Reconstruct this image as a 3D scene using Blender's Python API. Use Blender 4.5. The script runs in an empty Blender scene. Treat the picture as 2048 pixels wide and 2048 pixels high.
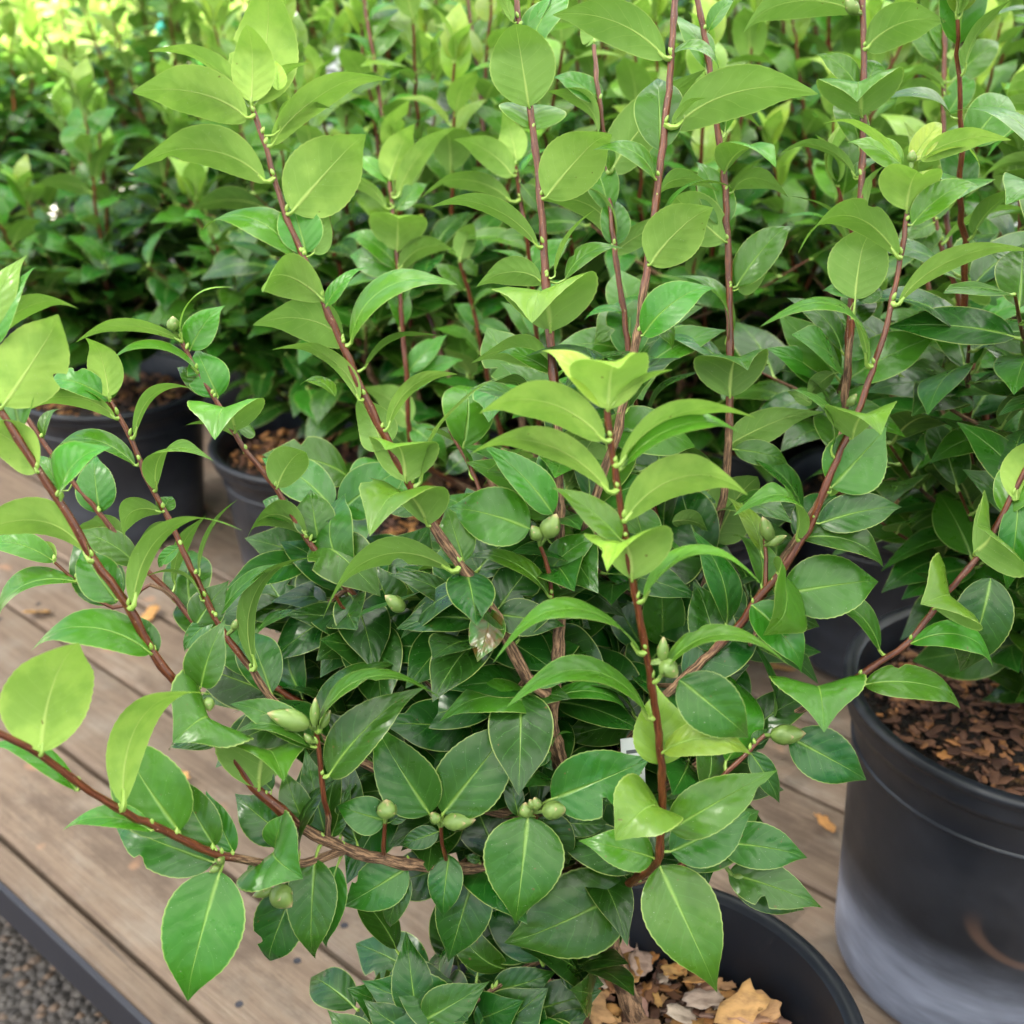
import bpy, math, random
import numpy as np
from mathutils import Vector, Matrix
R = math.radians
C = bpy.context.scene
COL = C.collection

# ------------------------------------------------------------ camera
FPX, PITCH, CAMZ = 2400.0, R(26), 0.877
cam_d = bpy.data.cameras.new("camera"); cam = bpy.data.objects.new("camera", cam_d); COL.objects.link(cam)
cam.location = (0, 0, CAMZ); cam.rotation_euler = (R(90) - PITCH, 0, 0)
cam_d.sensor_width = 36; cam_d.lens = 36 * FPX / 2048
cam_d.clip_start = 0.02; cam_d.clip_end = 200
cam_d.dof.use_dof = True; cam_d.dof.focus_distance = 0.70
cam_d.dof.aperture_fstop = (cam_d.lens / 1000) / 0.0050
C.camera = cam
# ------------------------------------------------------------ light
SUN_EL, SUN_AZ = R(52), R(-105)          # sun high on the left
w = bpy.data.worlds.new("World"); C.world = w; w.use_nodes = True
nt = w.node_tree; nt.nodes.clear()
sky = nt.nodes.new('ShaderNodeTexSky'); sky.sky_type = 'NISHITA'; sky.sun_disc = False
sky.sun_elevation = SUN_EL; sky.sun_rotation = SUN_AZ; sky.air_density = 1.0; sky.dust_density = 2.5
bg = nt.nodes.new('ShaderNodeBackground'); bg.inputs[1].default_value = 0.05
wo = nt.nodes.new('ShaderNodeOutputWorld')
nt.links.new(sky.outputs[0], bg.inputs[0]); nt.links.new(bg.outputs[0], wo.inputs[0])
sd = bpy.data.lights.new("sun", 'SUN'); sd.energy = 5.0; sd.angle = R(0.6); sd.color = (1.0, 0.95, 0.86)
so = bpy.data.objects.new("sun", sd); COL.objects.link(so)
sdir = Vector((math.sin(SUN_AZ) * math.cos(SUN_EL), math.cos(SUN_AZ) * math.cos(SUN_EL), math.sin(SUN_EL)))
so.rotation_euler = (-sdir).to_track_quat('-Z', 'Y').to_euler()
C.view_settings.view_transform = 'Standard'; C.view_settings.look = 'None'
C.view_settings.gamma = 1; C.view_settings.use_curve_mapping = False
C.view_settings.exposure = 2.92
C.cycles.max_bounces = 8; C.cycles.diffuse_bounces = 3; C.cycles.transmission_bounces = 6
C.cycles.transparent_max_bounces = 8; C.cycles.use_denoising = True

# ------------------------------------------------------------ projection helper (pixel of the 2048 photo + depth along the view axis -> world)
cR = np.array((1., 0, 0)); cU = np.array((0, math.sin(PITCH), math.cos(PITCH))); cF = np.array((0, math.cos(PITCH), -math.sin(PITCH)))
CAM = np.array((0, 0, CAMZ))
def P(px, py, d):
    return CAM + cF * d + cR * ((px - 1024) / FPX * d) - cU * ((py - 1024) / FPX * d)
def PG(px, py, z=0.0):                      # point where the ray through a pixel meets height z
    v = cF + cR * ((px - 1024) / FPX) - cU * ((py - 1024) / FPX)
    return CAM + v * ((z - CAMZ) / v[2])

def unit(v): return v / (np.linalg.norm(v) + 1e-12)

# ------------------------------------------------------------ node helpers
def newmat(name):
    m = bpy.data.materials.new(name); m.use_nodes = True; m.node_tree.nodes.clear()
    return m, m.node_tree
def N(nt, t, **kw):
    n = nt.nodes.new('ShaderNode' + t)
    for k, v in kw.items(): setattr(n, k, v)
    return n
def setin(nt, n, i, v):
    if isinstance(v, bpy.types.NodeSocket): nt.links.new(v, n.inputs[i])
    elif isinstance(v, tuple) and len(v) == 3 and n.inputs[i].type == 'RGBA': n.inputs[i].default_value = (*v, 1)
    else: n.inputs[i].default_value = v
def M(nt, op, a, b=0.0, c=0.0, clamp=False):
    n = N(nt, 'Math', operation=op); n.use_clamp = clamp
    setin(nt, n, 0, a); setin(nt, n, 1, b); setin(nt, n, 2, c); return n.outputs[0]
def MIX(nt, f, a, b, mode='MIX'):
    n = N(nt, 'Mix', data_type='RGBA', blend_type=mode)
    setin(nt, n, 0, f); setin(nt, n, 6, a); setin(nt, n, 7, b); return n.outputs[2]
def SS(nt, v, lo, hi, a=0.0, b=1.0):
    n = N(nt, 'MapRange', interpolation_type='SMOOTHSTEP')
    setin(nt, n, 0, v); setin(nt, n, 1, lo); setin(nt, n, 2, hi); setin(nt, n, 3, a); setin(nt, n, 4, b); return n.outputs[0]
def NOISE(nt, vec, scale, detail=3, rough=0.5, out=0):
    n = N(nt, 'TexNoise'); n.inputs['Scale'].default_value = scale; n.inputs['Detail'].default_value = detail
    n.inputs['Roughness'].default_value = rough
    if vec is not None: nt.links.new(vec, n.inputs['Vector'])
    return n.outputs[out]
def SCALE(nt, vec, s):
    n = N(nt, 'Mapping'); nt.links.new(vec, n.inputs[0]); n.inputs['Scale'].default_value = s; return n.outputs[0]
def BUMP(nt, h, strength, dist=0.001):
    n = N(nt, 'Bump'); n.inputs['Strength'].default_value = strength; n.inputs['Distance'].default_value = dist
    nt.links.new(h, n.inputs['Height']); return n.outputs[0]
def finish(nt, shader):
    o = N(nt, 'OutputMaterial'); nt.links.new(shader, o.inputs[0])
def PB(nt, **kw):
    n = N(nt, 'BsdfPrincipled')
    for k, v in kw.items(): setin(nt, n, k.replace('_', ' '), v)
    return n.outputs[0]
def attr(nt, name): return N(nt, 'Attribute', attribute_name=name).outputs['Fac']

# ------------------------------------------------------------ materials
def leaf_material():
    m, nt = newmat('leaf')
    uv = N(nt, 'UVMap', uv_map='UVMap').outputs[0]
    s = N(nt, 'SeparateXYZ'); nt.links.new(uv, s.inputs[0]); u, v = s.outputs[0], s.outputs[1]
    obj = N(nt, 'TexCoord').outputs['Object']
    geo = N(nt, 'NewGeometry'); back = geo.outputs['Backfacing']
    age_glow = attr(nt, 'age_glow'); rnd = attr(nt, 'rnd'); rust = attr(nt, 'rust')
    a = M(nt, 'MULTIPLY', M(nt, 'ABSOLUTE', M(nt, 'SUBTRACT', u, 0.5)), 2.0)
    n_lo = NOISE(nt, obj, 60, 3); n_hi = NOISE(nt, obj, 900, 3, 0.6)
    midw = M(nt, 'MULTIPLY_ADD', M(nt, 'POWER', M(nt, 'SUBTRACT', 1.0, v), 4.0), 0.16, 0.026)
    mid = SS(nt, a, M(nt, 'MULTIPLY', midw, 0.10), midw, 1.0, 0.0)
    halo = M(nt, 'MULTIPLY', SS(nt, a, 0.0, 0.30, 1.0, 0.0), SS(nt, v, 0.0, 0.9, 1.0, 0.25))
    edge = SS(nt, a, 0.945, 0.99)
    side = M(nt, 'MULTIPLY', M(nt, 'GREATER_THAN', u, 0.5), 0.45)
    c = M(nt, 'MULTIPLY', M(nt, 'SUBTRACT', v, M(nt, 'MULTIPLY', a, 0.26)), 6.5)
    c = M(nt, 'ADD', M(nt, 'ADD', c, side), M(nt, 'MULTIPLY', n_lo, 0.7)); c = M(nt, 'ADD', c, M(nt, 'MULTIPLY', rnd, 3.0))
    fr = M(nt, 'PINGPONG', c, 0.5)
    fade = SS(nt, a, 0.55, 0.95, 1.0, 0.15)
    vein = M(nt, 'MULTIPLY', SS(nt, fr, 0.005, 0.04, 1.0, 0.0), fade)
    pill = SS(nt, fr, 0.0, 0.5)
    # upper side
    top = MIX(nt, SS(nt, age_glow, 0.0, 0.55), (0.006, 0.046, 0.004), (0.046, 0.172, 0.010))
    top = MIX(nt, SS(nt, age_glow, 0.5, 1.0), top, (0.33, 0.50, 0.065))
    top = MIX(nt, SS(nt, age_glow, 1.0, 1.5), top, (0.56, 0.66, 0.24))  # paler than fresh growth: sun glare painted into the far left leaves
    hs = N(nt, 'HueSaturation'); nt.links.new(top, hs.inputs['Color'])
    nt.links.new(M(nt, 'MULTIPLY_ADD', rnd, 0.035, 0.478), hs.inputs['Hue'])
    nt.links.new(M(nt, 'MULTIPLY_ADD', rnd, 0.45, 0.75), hs.inputs['Value'])
    top = MIX(nt, M(nt, 'MULTIPLY', SS(nt, n_lo, 0.35, 0.7), 0.25), hs.outputs[0], (0.022, 0.085, 0.010))
    top = MIX(nt, M(nt, 'MULTIPLY', vein, 0.5), top, (0.06, 0.18, 0.025))
    top = MIX(nt, M(nt, 'MULTIPLY', halo, 0.28), top, (0.07, 0.20, 0.028))
    top = MIX(nt, M(nt, 'MULTIPLY', mid, 0.5), top, (0.26, 0.42, 0.08))
    # lower side
    low = MIX(nt, SS(nt, age_glow, 0.0, 0.6), (0.034, 0.088, 0.018), (0.155, 0.275, 0.062))
    low = MIX(nt, SS(nt, age_glow, 0.6, 1.0), low, (0.31, 0.46, 0.09))
    low = MIX(nt, SS(nt, age_glow, 1.0, 1.5), low, (0.52, 0.62, 0.22))  # same painted sun glare on the undersides
    low = MIX(nt, M(nt, 'MULTIPLY', SS(nt, n_lo, 0.4, 0.65), 0.50), low, (0.10, 0.21, 0.035))
    low = MIX(nt, M(nt, 'MULTIPLY', n_hi, 0.22), low, (0.12, 0.22, 0.04))
    low = MIX(nt, M(nt, 'MULTIPLY', vein, 0.28), low, (0.30, 0.42, 0.12))
    low = MIX(nt, M(nt, 'MULTIPLY', mid, 0.65), low, (0.44, 0.55, 0.16))
    col = MIX(nt, back, top, low)
    col = MIX(nt, M(nt, 'MULTIPLY', edge, 0.40), col, (0.46, 0.54, 0.16))
    rm = M(nt, 'MULTIPLY', rust, SS(nt, NOISE(nt, obj, 130, 4, 0.6), 0.40, 0.62))
    col = MIX(nt, M(nt, 'MULTIPLY', rm, 0.8), col, (0.15, 0.055, 0.02))
    spot = M(nt, 'MULTIPLY', SS(nt, NOISE(nt, obj, 330, 1, 0.3), 0.79, 0.82), 0.8)
    col = MIX(nt, spot, col, (0.10, 0.06, 0.02))
    dust = M(nt, 'MULTIPLY', SS(nt, NOISE(nt, obj, 1500, 1, 0.3), 0.77, 0.80), 0.5)
    col = MIX(nt, dust, col, (0.5, 0.5, 0.42))
    h = M(nt, 'ADD', M(nt, 'MULTIPLY', pill, 0.40), M(nt, 'MULTIPLY', n_hi, 0.10))
    h = M(nt, 'ADD', h, M(nt, 'MULTIPLY', NOISE(nt, obj, 90, 2), 2.0))
    h = M(nt, 'SUBTRACT', h, M(nt, 'MULTIPLY', mid, 1.2))
    bp = BUMP(nt, h, 0.55, 0.0006)
    ro_t = M(nt, 'MULTIPLY_ADD', n_lo, 0.32, 0.15)
    ro = M(nt, 'ADD', M(nt, 'MULTIPLY', back, 0.30), ro_t)
    sp = M(nt, 'MULTIPLY_ADD', back, -0.20, 0.38)
    pb = PB(nt, Base_Color=col, Roughness=ro, Specular_IOR_Level=sp, Normal=bp)
    tr = N(nt, 'BsdfTranslucent'); tcol = MIX(nt, 0.55, col, (0.22, 0.50, 0.03))
    nt.links.new(tcol, tr.inputs[0]); nt.links.new(bp, tr.inputs[1])
    mx = N(nt, 'MixShader'); nt.links.new(M(nt, 'MULTIPLY_ADD', age_glow, 0.26, 0.07), mx.inputs[0])
    nt.links.new(pb, mx.inputs[1]); nt.links.new(tr.outputs[0], mx.inputs[2])
    finish(nt, mx.outputs[0]); return m
def petiole_material():
    m, nt = newmat('petiole')
    obj = N(nt, 'TexCoord').outputs['Object']
    col = MIX(nt, NOISE(nt, obj, 200), (0.16, 0.28, 0.04), (0.29, 0.42, 0.08))
    finish(nt, PB(nt, Base_Color=col, Roughness=0.4)); return m
def stem_material():
    m, nt = newmat('stem')
    uv = N(nt, 'UVMap', uv_map='UVMap').outputs[0]; obj = N(nt, 'TexCoord').outputs['Object']
    wood = attr(nt, 'wood')
    st = NOISE(nt, SCALE(nt, uv, (10, 3, 1)), 1.0, 4, 0.6)
    young = MIX(nt, SS(nt, st, 0.35, 0.75), (0.060, 0.014, 0.006), (0.165, 0.050, 0.018))
    sp = SS(nt, NOISE(nt, obj, 900, 1), 0.70, 0.76); young = MIX(nt, M(nt, 'MULTIPLY', sp, 0.6), young, (0.42, 0.30, 0.20))
    bark = MIX(nt, SS(nt, NOISE(nt, SCALE(nt, uv, (13, 2.6, 1)), 1.0, 5, 0.72), 0.42, 0.62), (0.055, 0.028, 0.014), (0.34, 0.20, 0.11))
    f = SS(nt, M(nt, 'ADD', wood, M(nt, 'MULTIPLY', M(nt, 'SUBTRACT', NOISE(nt, SCALE(nt, uv, (5, 1.5, 1)), 1.0, 3), 0.5), 1.1)), 0.35, 0.65)
    col = MIX(nt, f, young, bark)
    h = M(nt, 'MULTIPLY', NOISE(nt, SCALE(nt, uv, (15, 2.6, 1)), 1.0, 5, 0.75), M(nt, 'MULTIPLY_ADD', f, 1.0, 0.15))
    finish(nt, PB(nt, Base_Color=col, Roughness=M(nt, 'MULTIPLY_ADD', f, 0.45, 0.30), Specular_IOR_Level=0.4, Normal=BUMP(nt, h, 0.9, 0.0012)))
    return m
def bud_material():
    m, nt = newmat('bud')
    uv = N(nt, 'UVMap', uv_map='UVMap').outputs[0]; obj = N(nt, 'TexCoord').outputs['Object']
    s = N(nt, 'SeparateXYZ'); nt.links.new(uv, s.inputs[0])
    col = MIX(nt, NOISE(nt, obj, 150, 3), (0.07, 0.145, 0.022), (0.18, 0.26, 0.06))
    tipm = SS(nt, s.outputs[1], 0.80, 1.0); col = MIX(nt, M(nt, 'MULTIPLY', tipm, 0.75), col, (0.45, 0.30, 0.18))
    finish(nt, PB(nt, Base_Color=col, Roughness=0.42, Subsurface_Weight=0.0)); return m
def plastic_material(name='black_plastic', dusty=0.12):
    m, nt = newmat(name)
    obj = N(nt, 'TexCoord').outputs['Object']
    s = N(nt, 'SeparateXYZ'); nt.links.new(obj, s.inputs[0]); z = s.outputs[2]
    col = MIX(nt, SS(nt, NOISE(nt, obj, 14, 4), 0.4, 0.8), (0.010, 0.012, 0.017), (0.024, 0.027, 0.035))
    # dried dust near the foot, with a pale bluish sky sheen painted in
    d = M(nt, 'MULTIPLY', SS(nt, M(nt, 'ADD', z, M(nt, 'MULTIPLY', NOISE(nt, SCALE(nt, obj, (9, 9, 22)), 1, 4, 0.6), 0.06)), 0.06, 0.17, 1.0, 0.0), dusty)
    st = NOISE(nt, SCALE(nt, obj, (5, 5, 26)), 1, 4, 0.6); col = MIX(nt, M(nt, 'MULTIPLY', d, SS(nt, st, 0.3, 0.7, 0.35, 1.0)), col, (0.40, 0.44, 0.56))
    # a dried half-ring of mud
    dx = M(nt, 'ADD', s.outputs[0], 0.075); dz = M(nt, 'SUBTRACT', z, 0.165); rr = M(nt, 'SQRT', M(nt, 'ADD', M(nt, 'MULTIPLY', dx, dx), M(nt, 'MULTIPLY', dz, dz)))
    ring = M(nt, 'MULTIPLY', SS(nt, M(nt, 'ABSOLUTE', M(nt, 'SUBTRACT', rr, 0.038)), 0.001, 0.006, 1.0, 0.0), M(nt, 'MULTIPLY', SS(nt, dz, -0.02, 0.012, 1.0, 0.0), M(nt, 'LESS_THAN', s.outputs[1], 0.0)))
    col = MIX(nt, M(nt, 'MULTIPLY', ring, 0.45 if dusty > .5 else 0.0), col, (0.16, 0.09, 0.06))
    n = NOISE(nt, obj, 35, 3)
    finish(nt, PB(nt, Base_Color=col, Roughness=M(nt, 'MULTIPLY_ADD', n, 0.25, 0.27), Specular_IOR_Level=0.4, Normal=BUMP(nt, NOISE(nt, obj, 60, 2), 0.15, 0.002)))
    return m
def soil_material():
    m, nt = newmat('potting_mix')
    obj = N(nt, 'TexCoord').outputs['Object']
    vo = N(nt, 'TexVoronoi'); vo.inputs['Scale'].default_value = 220; nt.links.new(obj, vo.inputs[0])
    s = N(nt, 'SeparateColor'); nt.links.new(vo.outputs['Color'], s.inputs[0])
    col = MIX(nt, SS(nt, s.outputs[0], 0.45, 1.0), (0.010, 0.006, 0.004), (0.045, 0.020, 0.009))
    col = MIX(nt, SS(nt, s.outputs[1], 0.92, 0.98), col, (0.12, 0.06, 0.02))
    col = MIX(nt, M(nt, 'MULTIPLY', SS(nt, NOISE(nt, obj, 26, 3), 0.60, 0.72), 0.7), col, (0.03, 0.07, 0.015))
    h = M(nt, 'ADD', vo.outputs['Distance'], NOISE(nt, obj, 150, 4))
    finish(nt, PB(nt, Base_Color=col, Roughness=0.9, Normal=BUMP(nt, h, 1.0, 0.006))); return m
def chip_material():
    m, nt = newmat('bark_chip')
    obj = N(nt, 'TexCoord').outputs['Object']; r = attr(nt, 'rnd')
    cr = N(nt, 'ValToRGB'); e = cr.color_ramp.elements
    e[0].position = 0; e[0].color = (0.06, 0.025, 0.015, 1); e[1].position = 1; e[1].color = (0.52, 0.42, 0.34, 1)
    for p, c in ((0.2, (0.16, 0.07, 0.035, 1)), (0.4, (0.42, 0.18, 0.05, 1)), (0.6, (0.50, 0.28, 0.09, 1)), (0.8, (0.33, 0.18, 0.14, 1))):
        x = e.new(p); x.color = c
    nt.links.new(r, cr.inputs[0])
    n = NOISE(nt, SCALE(nt, obj, (60, 160, 60)), 1, 4, 0.65)
    col = MIX(nt, SS(nt, n, 0.40, 0.75, 0.0, 0.6), cr.outputs[0], (0.08, 0.035, 0.02))
    finish(nt, PB(nt, Base_Color=col, Roughness=0.75, Normal=BUMP(nt, n, 0.7, 0.002))); return m
def wood_material():
    m, nt = newmat('weathered_wood')
    uv = N(nt, 'UVMap', uv_map='UVMap').outputs[0]; r = attr(nt, 'rnd')
    v2 = N(nt, 'VectorMath', operation='ADD'); nt.links.new(uv, v2.inputs[0])
    cb = N(nt, 'CombineXYZ'); nt.links.new(M(nt, 'MULTIPLY', r, 7.0), cb.inputs[0]); nt.links.new(M(nt, 'MULTIPLY', r, 3.0), cb.inputs[1]); nt.links.new(cb.outputs[0], v2.inputs[1])
    q = v2.outputs[0]
    g = NOISE(nt, SCALE(nt, q, (5, 130, 1)), 1, 5, 0.65); b = NOISE(nt, SCALE(nt, q, (1, 1.8, 1)), 9, 5, 0.65); fine = NOISE(nt, SCALE(nt, q, (20, 500, 1)), 1, 3)
    col = MIX(nt, SS(nt, g, 0.3, 0.7), (0.120, 0.081, 0.056), (0.190, 0.136, 0.096))
    col = MIX(nt, M(nt, 'MULTIPLY', SS(nt, b, 0.45, 0.75), 0.75), col, (0.21, 0.175, 0.142))
    col = MIX(nt, M(nt, 'MULTIPLY', SS(nt, NOISE(nt, SCALE(nt, q, (1.0, 2.2, 1)), 3.5, 6, 0.75), 0.47, 0.66), 0.80), col, (0.070, 0.046, 0.032))
    col = MIX(nt, M(nt, 'MULTIPLY', SS(nt, NOISE(nt, q, 16, 2), 0.66, 0.74), 0.5), col, (0.38, 0.19, 0.10))
    col = MIX(nt, M(nt, 'MULTIPLY', SS(nt, fine, 0.5, 0.8), 0.3), col, (0.13, 0.09, 0.065))
    crk = NOISE(nt, SCALE(nt, q, (1.6, 60, 1)), 2.0, 3, 0.6); col = MIX(nt, SS(nt, crk, 0.66, 0.72, 0.0, 0.7), col, (0.03, 0.022, 0.018))
    hsv = N(nt, 'HueSaturation'); nt.links.new(col, hsv.inputs['Color']); nt.links.new(M(nt, 'MULTIPLY_ADD', r, 0.35, 0.82), hsv.inputs['Value'])
    finish(nt, PB(nt, Base_Color=hsv.outputs[0], Roughness=0.8, Normal=BUMP(nt, M(nt, 'ADD', g, fine), 0.5, 0.002))); return m
def gravel_material():
    m, nt = newmat('gravel')
    obj = N(nt, 'TexCoord').outputs['Object']
    vo = N(nt, 'TexVoronoi'); vo.inputs['Scale'].default_value = 95; nt.links.new(obj, vo.inputs[0])
    s = N(nt, 'SeparateColor'); nt.links.new(vo.outputs['Color'], s.inputs[0])
    col = MIX(nt, s.outputs[0], (0.030, 0.027, 0.026), (0.075, 0.066, 0.058))
    col = MIX(nt, SS(nt, s.outputs[1], 0.70, 0.9), col, (0.11, 0.070, 0.045))
    col = MIX(nt, SS(nt, vo.outputs['Distance'], 0.35, 0.8), col, (0.035, 0.03, 0.027))
    col = MIX(nt, M(nt, 'MULTIPLY', SS(nt, NOISE(nt, obj, 5, 4), 0.4, 0.7), 0.4), col, (0.11, 0.085, 0.07))
    h = M(nt, 'MULTIPLY', vo.outputs['Distance'], -1.0)
    finish(nt, PB(nt, Base_Color=col, Roughness=0.85, Normal=BUMP(nt, h, 1.0, 0.012))); return m
def plain(name, c, rough=0.6, metal=0.0, var=0.2, sc=20):
    m, nt = newmat(name); obj = N(nt, 'TexCoord').outputs['Object']
    n = NOISE(nt, obj, sc, 4)
    col = MIX(nt, M(nt, 'MULTIPLY', n, var), c, tuple(x * 0.35 for x in c))
    finish(nt, PB(nt, Base_Color=col, Roughness=rough, Metallic=metal, Normal=BUMP(nt, n, 0.2, 0.002))); return m
def cloth_material(name, color, thru):
    m, nt = newmat(name)
    t = N(nt, 'BsdfTransparent'); d = N(nt, 'BsdfTranslucent'); d.inputs[0].default_value = (*color, 1)
    mx = N(nt, 'MixShader'); mx.inputs[0].default_value = 1 - thru
    nt.links.new(t.outputs[0], mx.inputs[1]); nt.links.new(d.outputs[0], mx.inputs[2]); finish(nt, mx.outputs[0]); return m
MLEAF, MPET, MSTEM, MBUD = leaf_material(), petiole_material(), stem_material(), bud_material()
MPLAD = plastic_material('dust_sheen_black_plastic', 0.8)
MPLA, MSOIL, MCHIP, MWOOD, MGRAV = plastic_material(), soil_material(), chip_material(), wood_material(), gravel_material()
MRAIL = plain('dark_metal', (0.035, 0.035, 0.045), 0.5, 0.4)
MTAG = plain('white_tag', (0.72, 0.74, 0.76), 0.35, 0, 0.08)
MINK = plain('ink', (0.10, 0.11, 0.12), 0.6)
MGRN = plain('tag_green', (0.05, 0.30, 0.16), 0.4)
MTEAL = plain('teal_plastic', (0.05, 0.33, 0.30), 0.4)
MCLOTH = cloth_material('added_white_cloth', (0.72, 0.74, 0.71), 0.05)
MCLOTH2 = cloth_material('added_grey_cloth', (0.08, 0.09, 0.085), 0.03)  # added strips alternate white and grey to vary overhead light and reflections

# ------------------------------------------------------------ mesh accumulator
class MB:
    def __init__(s): s.v, s.f, s.mi, s.uv, s.at, s.n = [], [], [], [], [], 0
    def add(s, v, f, uv=None, mi=0, age_glow=0.3, rnd=0.5, rust=0.0, wood=0.0):
        v = np.asarray(v, float); f = np.asarray(f, int); k = len(v)
        s.v.append(v); s.f.append(f + s.n); s.mi.append(np.full(len(f), mi))
        s.uv.append(np.zeros((k, 2)) if uv is None else np.asarray(uv, float))
        a = np.zeros((k, 4)); a[:, 0] = age_glow; a[:, 1] = rnd; a[:, 2] = rust; a[:, 3] = wood
        s.at.append(a); s.n += k
    def build(s, name, mats, parent=None, smooth=True):
        V = np.concatenate(s.v); F = np.concatenate(s.f); U = np.concatenate(s.uv); A = np.concatenate(s.at)
        me = bpy.data.meshes.new(name)
        me.vertices.add(len(V)); me.vertices.foreach_set('co', V.ravel())
        me.loops.add(F.size); me.loops.foreach_set('vertex_index', F.ravel())
        me.polygons.add(len(F)); me.polygons.foreach_set('loop_start', np.arange(0, F.size, 4))
        me.polygons.foreach_set('loop_total', np.full(len(F), 4))
        for m in (mats if isinstance(mats, (list, tuple)) else [mats]): me.materials.append(m)
        me.polygons.foreach_set('material_index', np.concatenate(s.mi))
        me.polygons.foreach_set('use_smooth', np.full(len(F), smooth))
        me.update(calc_edges=True)
        ul = me.uv_layers.new(name='UVMap'); ul.data.foreach_set('uv', U[F.ravel()].ravel())
        for j, an in enumerate(('age_glow', 'rnd', 'rust', 'wood')):
            if A[:, j].any() or an == 'rnd':
                at = me.attributes.new(an, 'FLOAT', 'POINT'); at.data.foreach_set('value', A[:, j].copy())
        o = bpy.data.objects.new(name, me); COL.objects.link(o)
        if parent: o.parent = parent
        return o

def tube(mb, pts, rad, sides=8, mi=0, wood=0.0, knots=None, cap=True, vscale=10.0):
    pts = np.asarray(pts, float); n = len(pts)
    rad = np.broadcast_to(np.asarray(rad, float), (n,)).copy()
    T = np.gradient(pts, axis=0); T /= np.linalg.norm(T, axis=1, keepdims=True) + 1e-12
    ref = np.array((0.3, -0.9, 0.2)) if abs(T[0] @ np.array((0.3, -0.9, 0.2))) < 0.85 else np.array((1., 0.1, 0))
    A = ref - (T @ ref)[:, None] * T; A /= np.linalg.norm(A, axis=1, keepdims=True) + 1e-9; B = np.cross(T, A)
    ang = np.linspace(0, 2 * math.pi, sides + 1)
    L = np.concatenate([[0], np.cumsum(np.linalg.norm(np.diff(pts, axis=0), axis=1))])
    V = pts[:, None] + rad[:, None, None] * (np.cos(ang)[None, :, None] * A[:, None] + np.sin(ang)[None, :, None] * B[:, None])
    UV = np.stack(np.broadcast_arrays(np.linspace(0, 1, sides + 1)[None, :], (L * vscale)[:, None]), -1)
    i, j = np.meshgrid(np.arange(n - 1), np.arange(sides), indexing='ij'); s1 = sides + 1
    F = np.stack([i * s1 + j, i * s1 + j + 1, (i + 1) * s1 + j + 1, (i + 1) * s1 + j], -1).reshape(-1, 4)
    W = np.repeat(np.broadcast_to(np.asarray(wood, float), (n,)), s1)
    mb.add(V.reshape(-1, 3), F, UV.reshape(-1, 2), mi, wood=W)
    if cap:
        for e, sg in ((0, -1), (n - 1, 1)):
            ring = V[e, :sides]; c = pts[e] + T[e] * rad[e] * 0.7 * sg
            vv = np.concatenate([ring, c[None]]); ff = []
            for k in range(0, sides, 2):
                a_, b_, c_ = k, (k + 1) % sides, (k + 2) % sides
                ff.append([a_, b_, c_, sides] if sg > 0 else [c_, b_, a_, sides])
            mb.add(vv, ff, None, mi, wood=float(np.asarray(wood).ravel()[0 if e == 0 else -1]))

def smooth_path(pts, step=0.012):
    pts = np.asarray(pts, float)
    if len(pts) < 3:
        k = max(2, int(np.linalg.norm(pts[-1] - pts[0]) / step) + 1); t = np.linspace(0, 1, k)[:, None]
        return pts[0] * (1 - t) + pts[-1] * t
    Q = np.concatenate([[2 * pts[0] - pts[1]], pts, [2 * pts[-1] - pts[-2]]]); out = []
    for i in range(1, len(Q) - 2):
        k = max(1, int(np.linalg.norm(Q[i + 1] - Q[i]) / step)); t = np.linspace(0, 1, k, endpoint=False)[:, None]
        p0, p1, p2, p3 = Q[i - 1:i + 3]
        out.append(0.5 * ((2 * p1) + (p2 - p0) * t + (2 * p0 - 5 * p1 + 4 * p2 - p3) * t ** 2 + (3 * p1 - p0 - 3 * p2 + p3) * t ** 3))
    out.append(Q[-2][None]); return np.concatenate(out)

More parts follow.
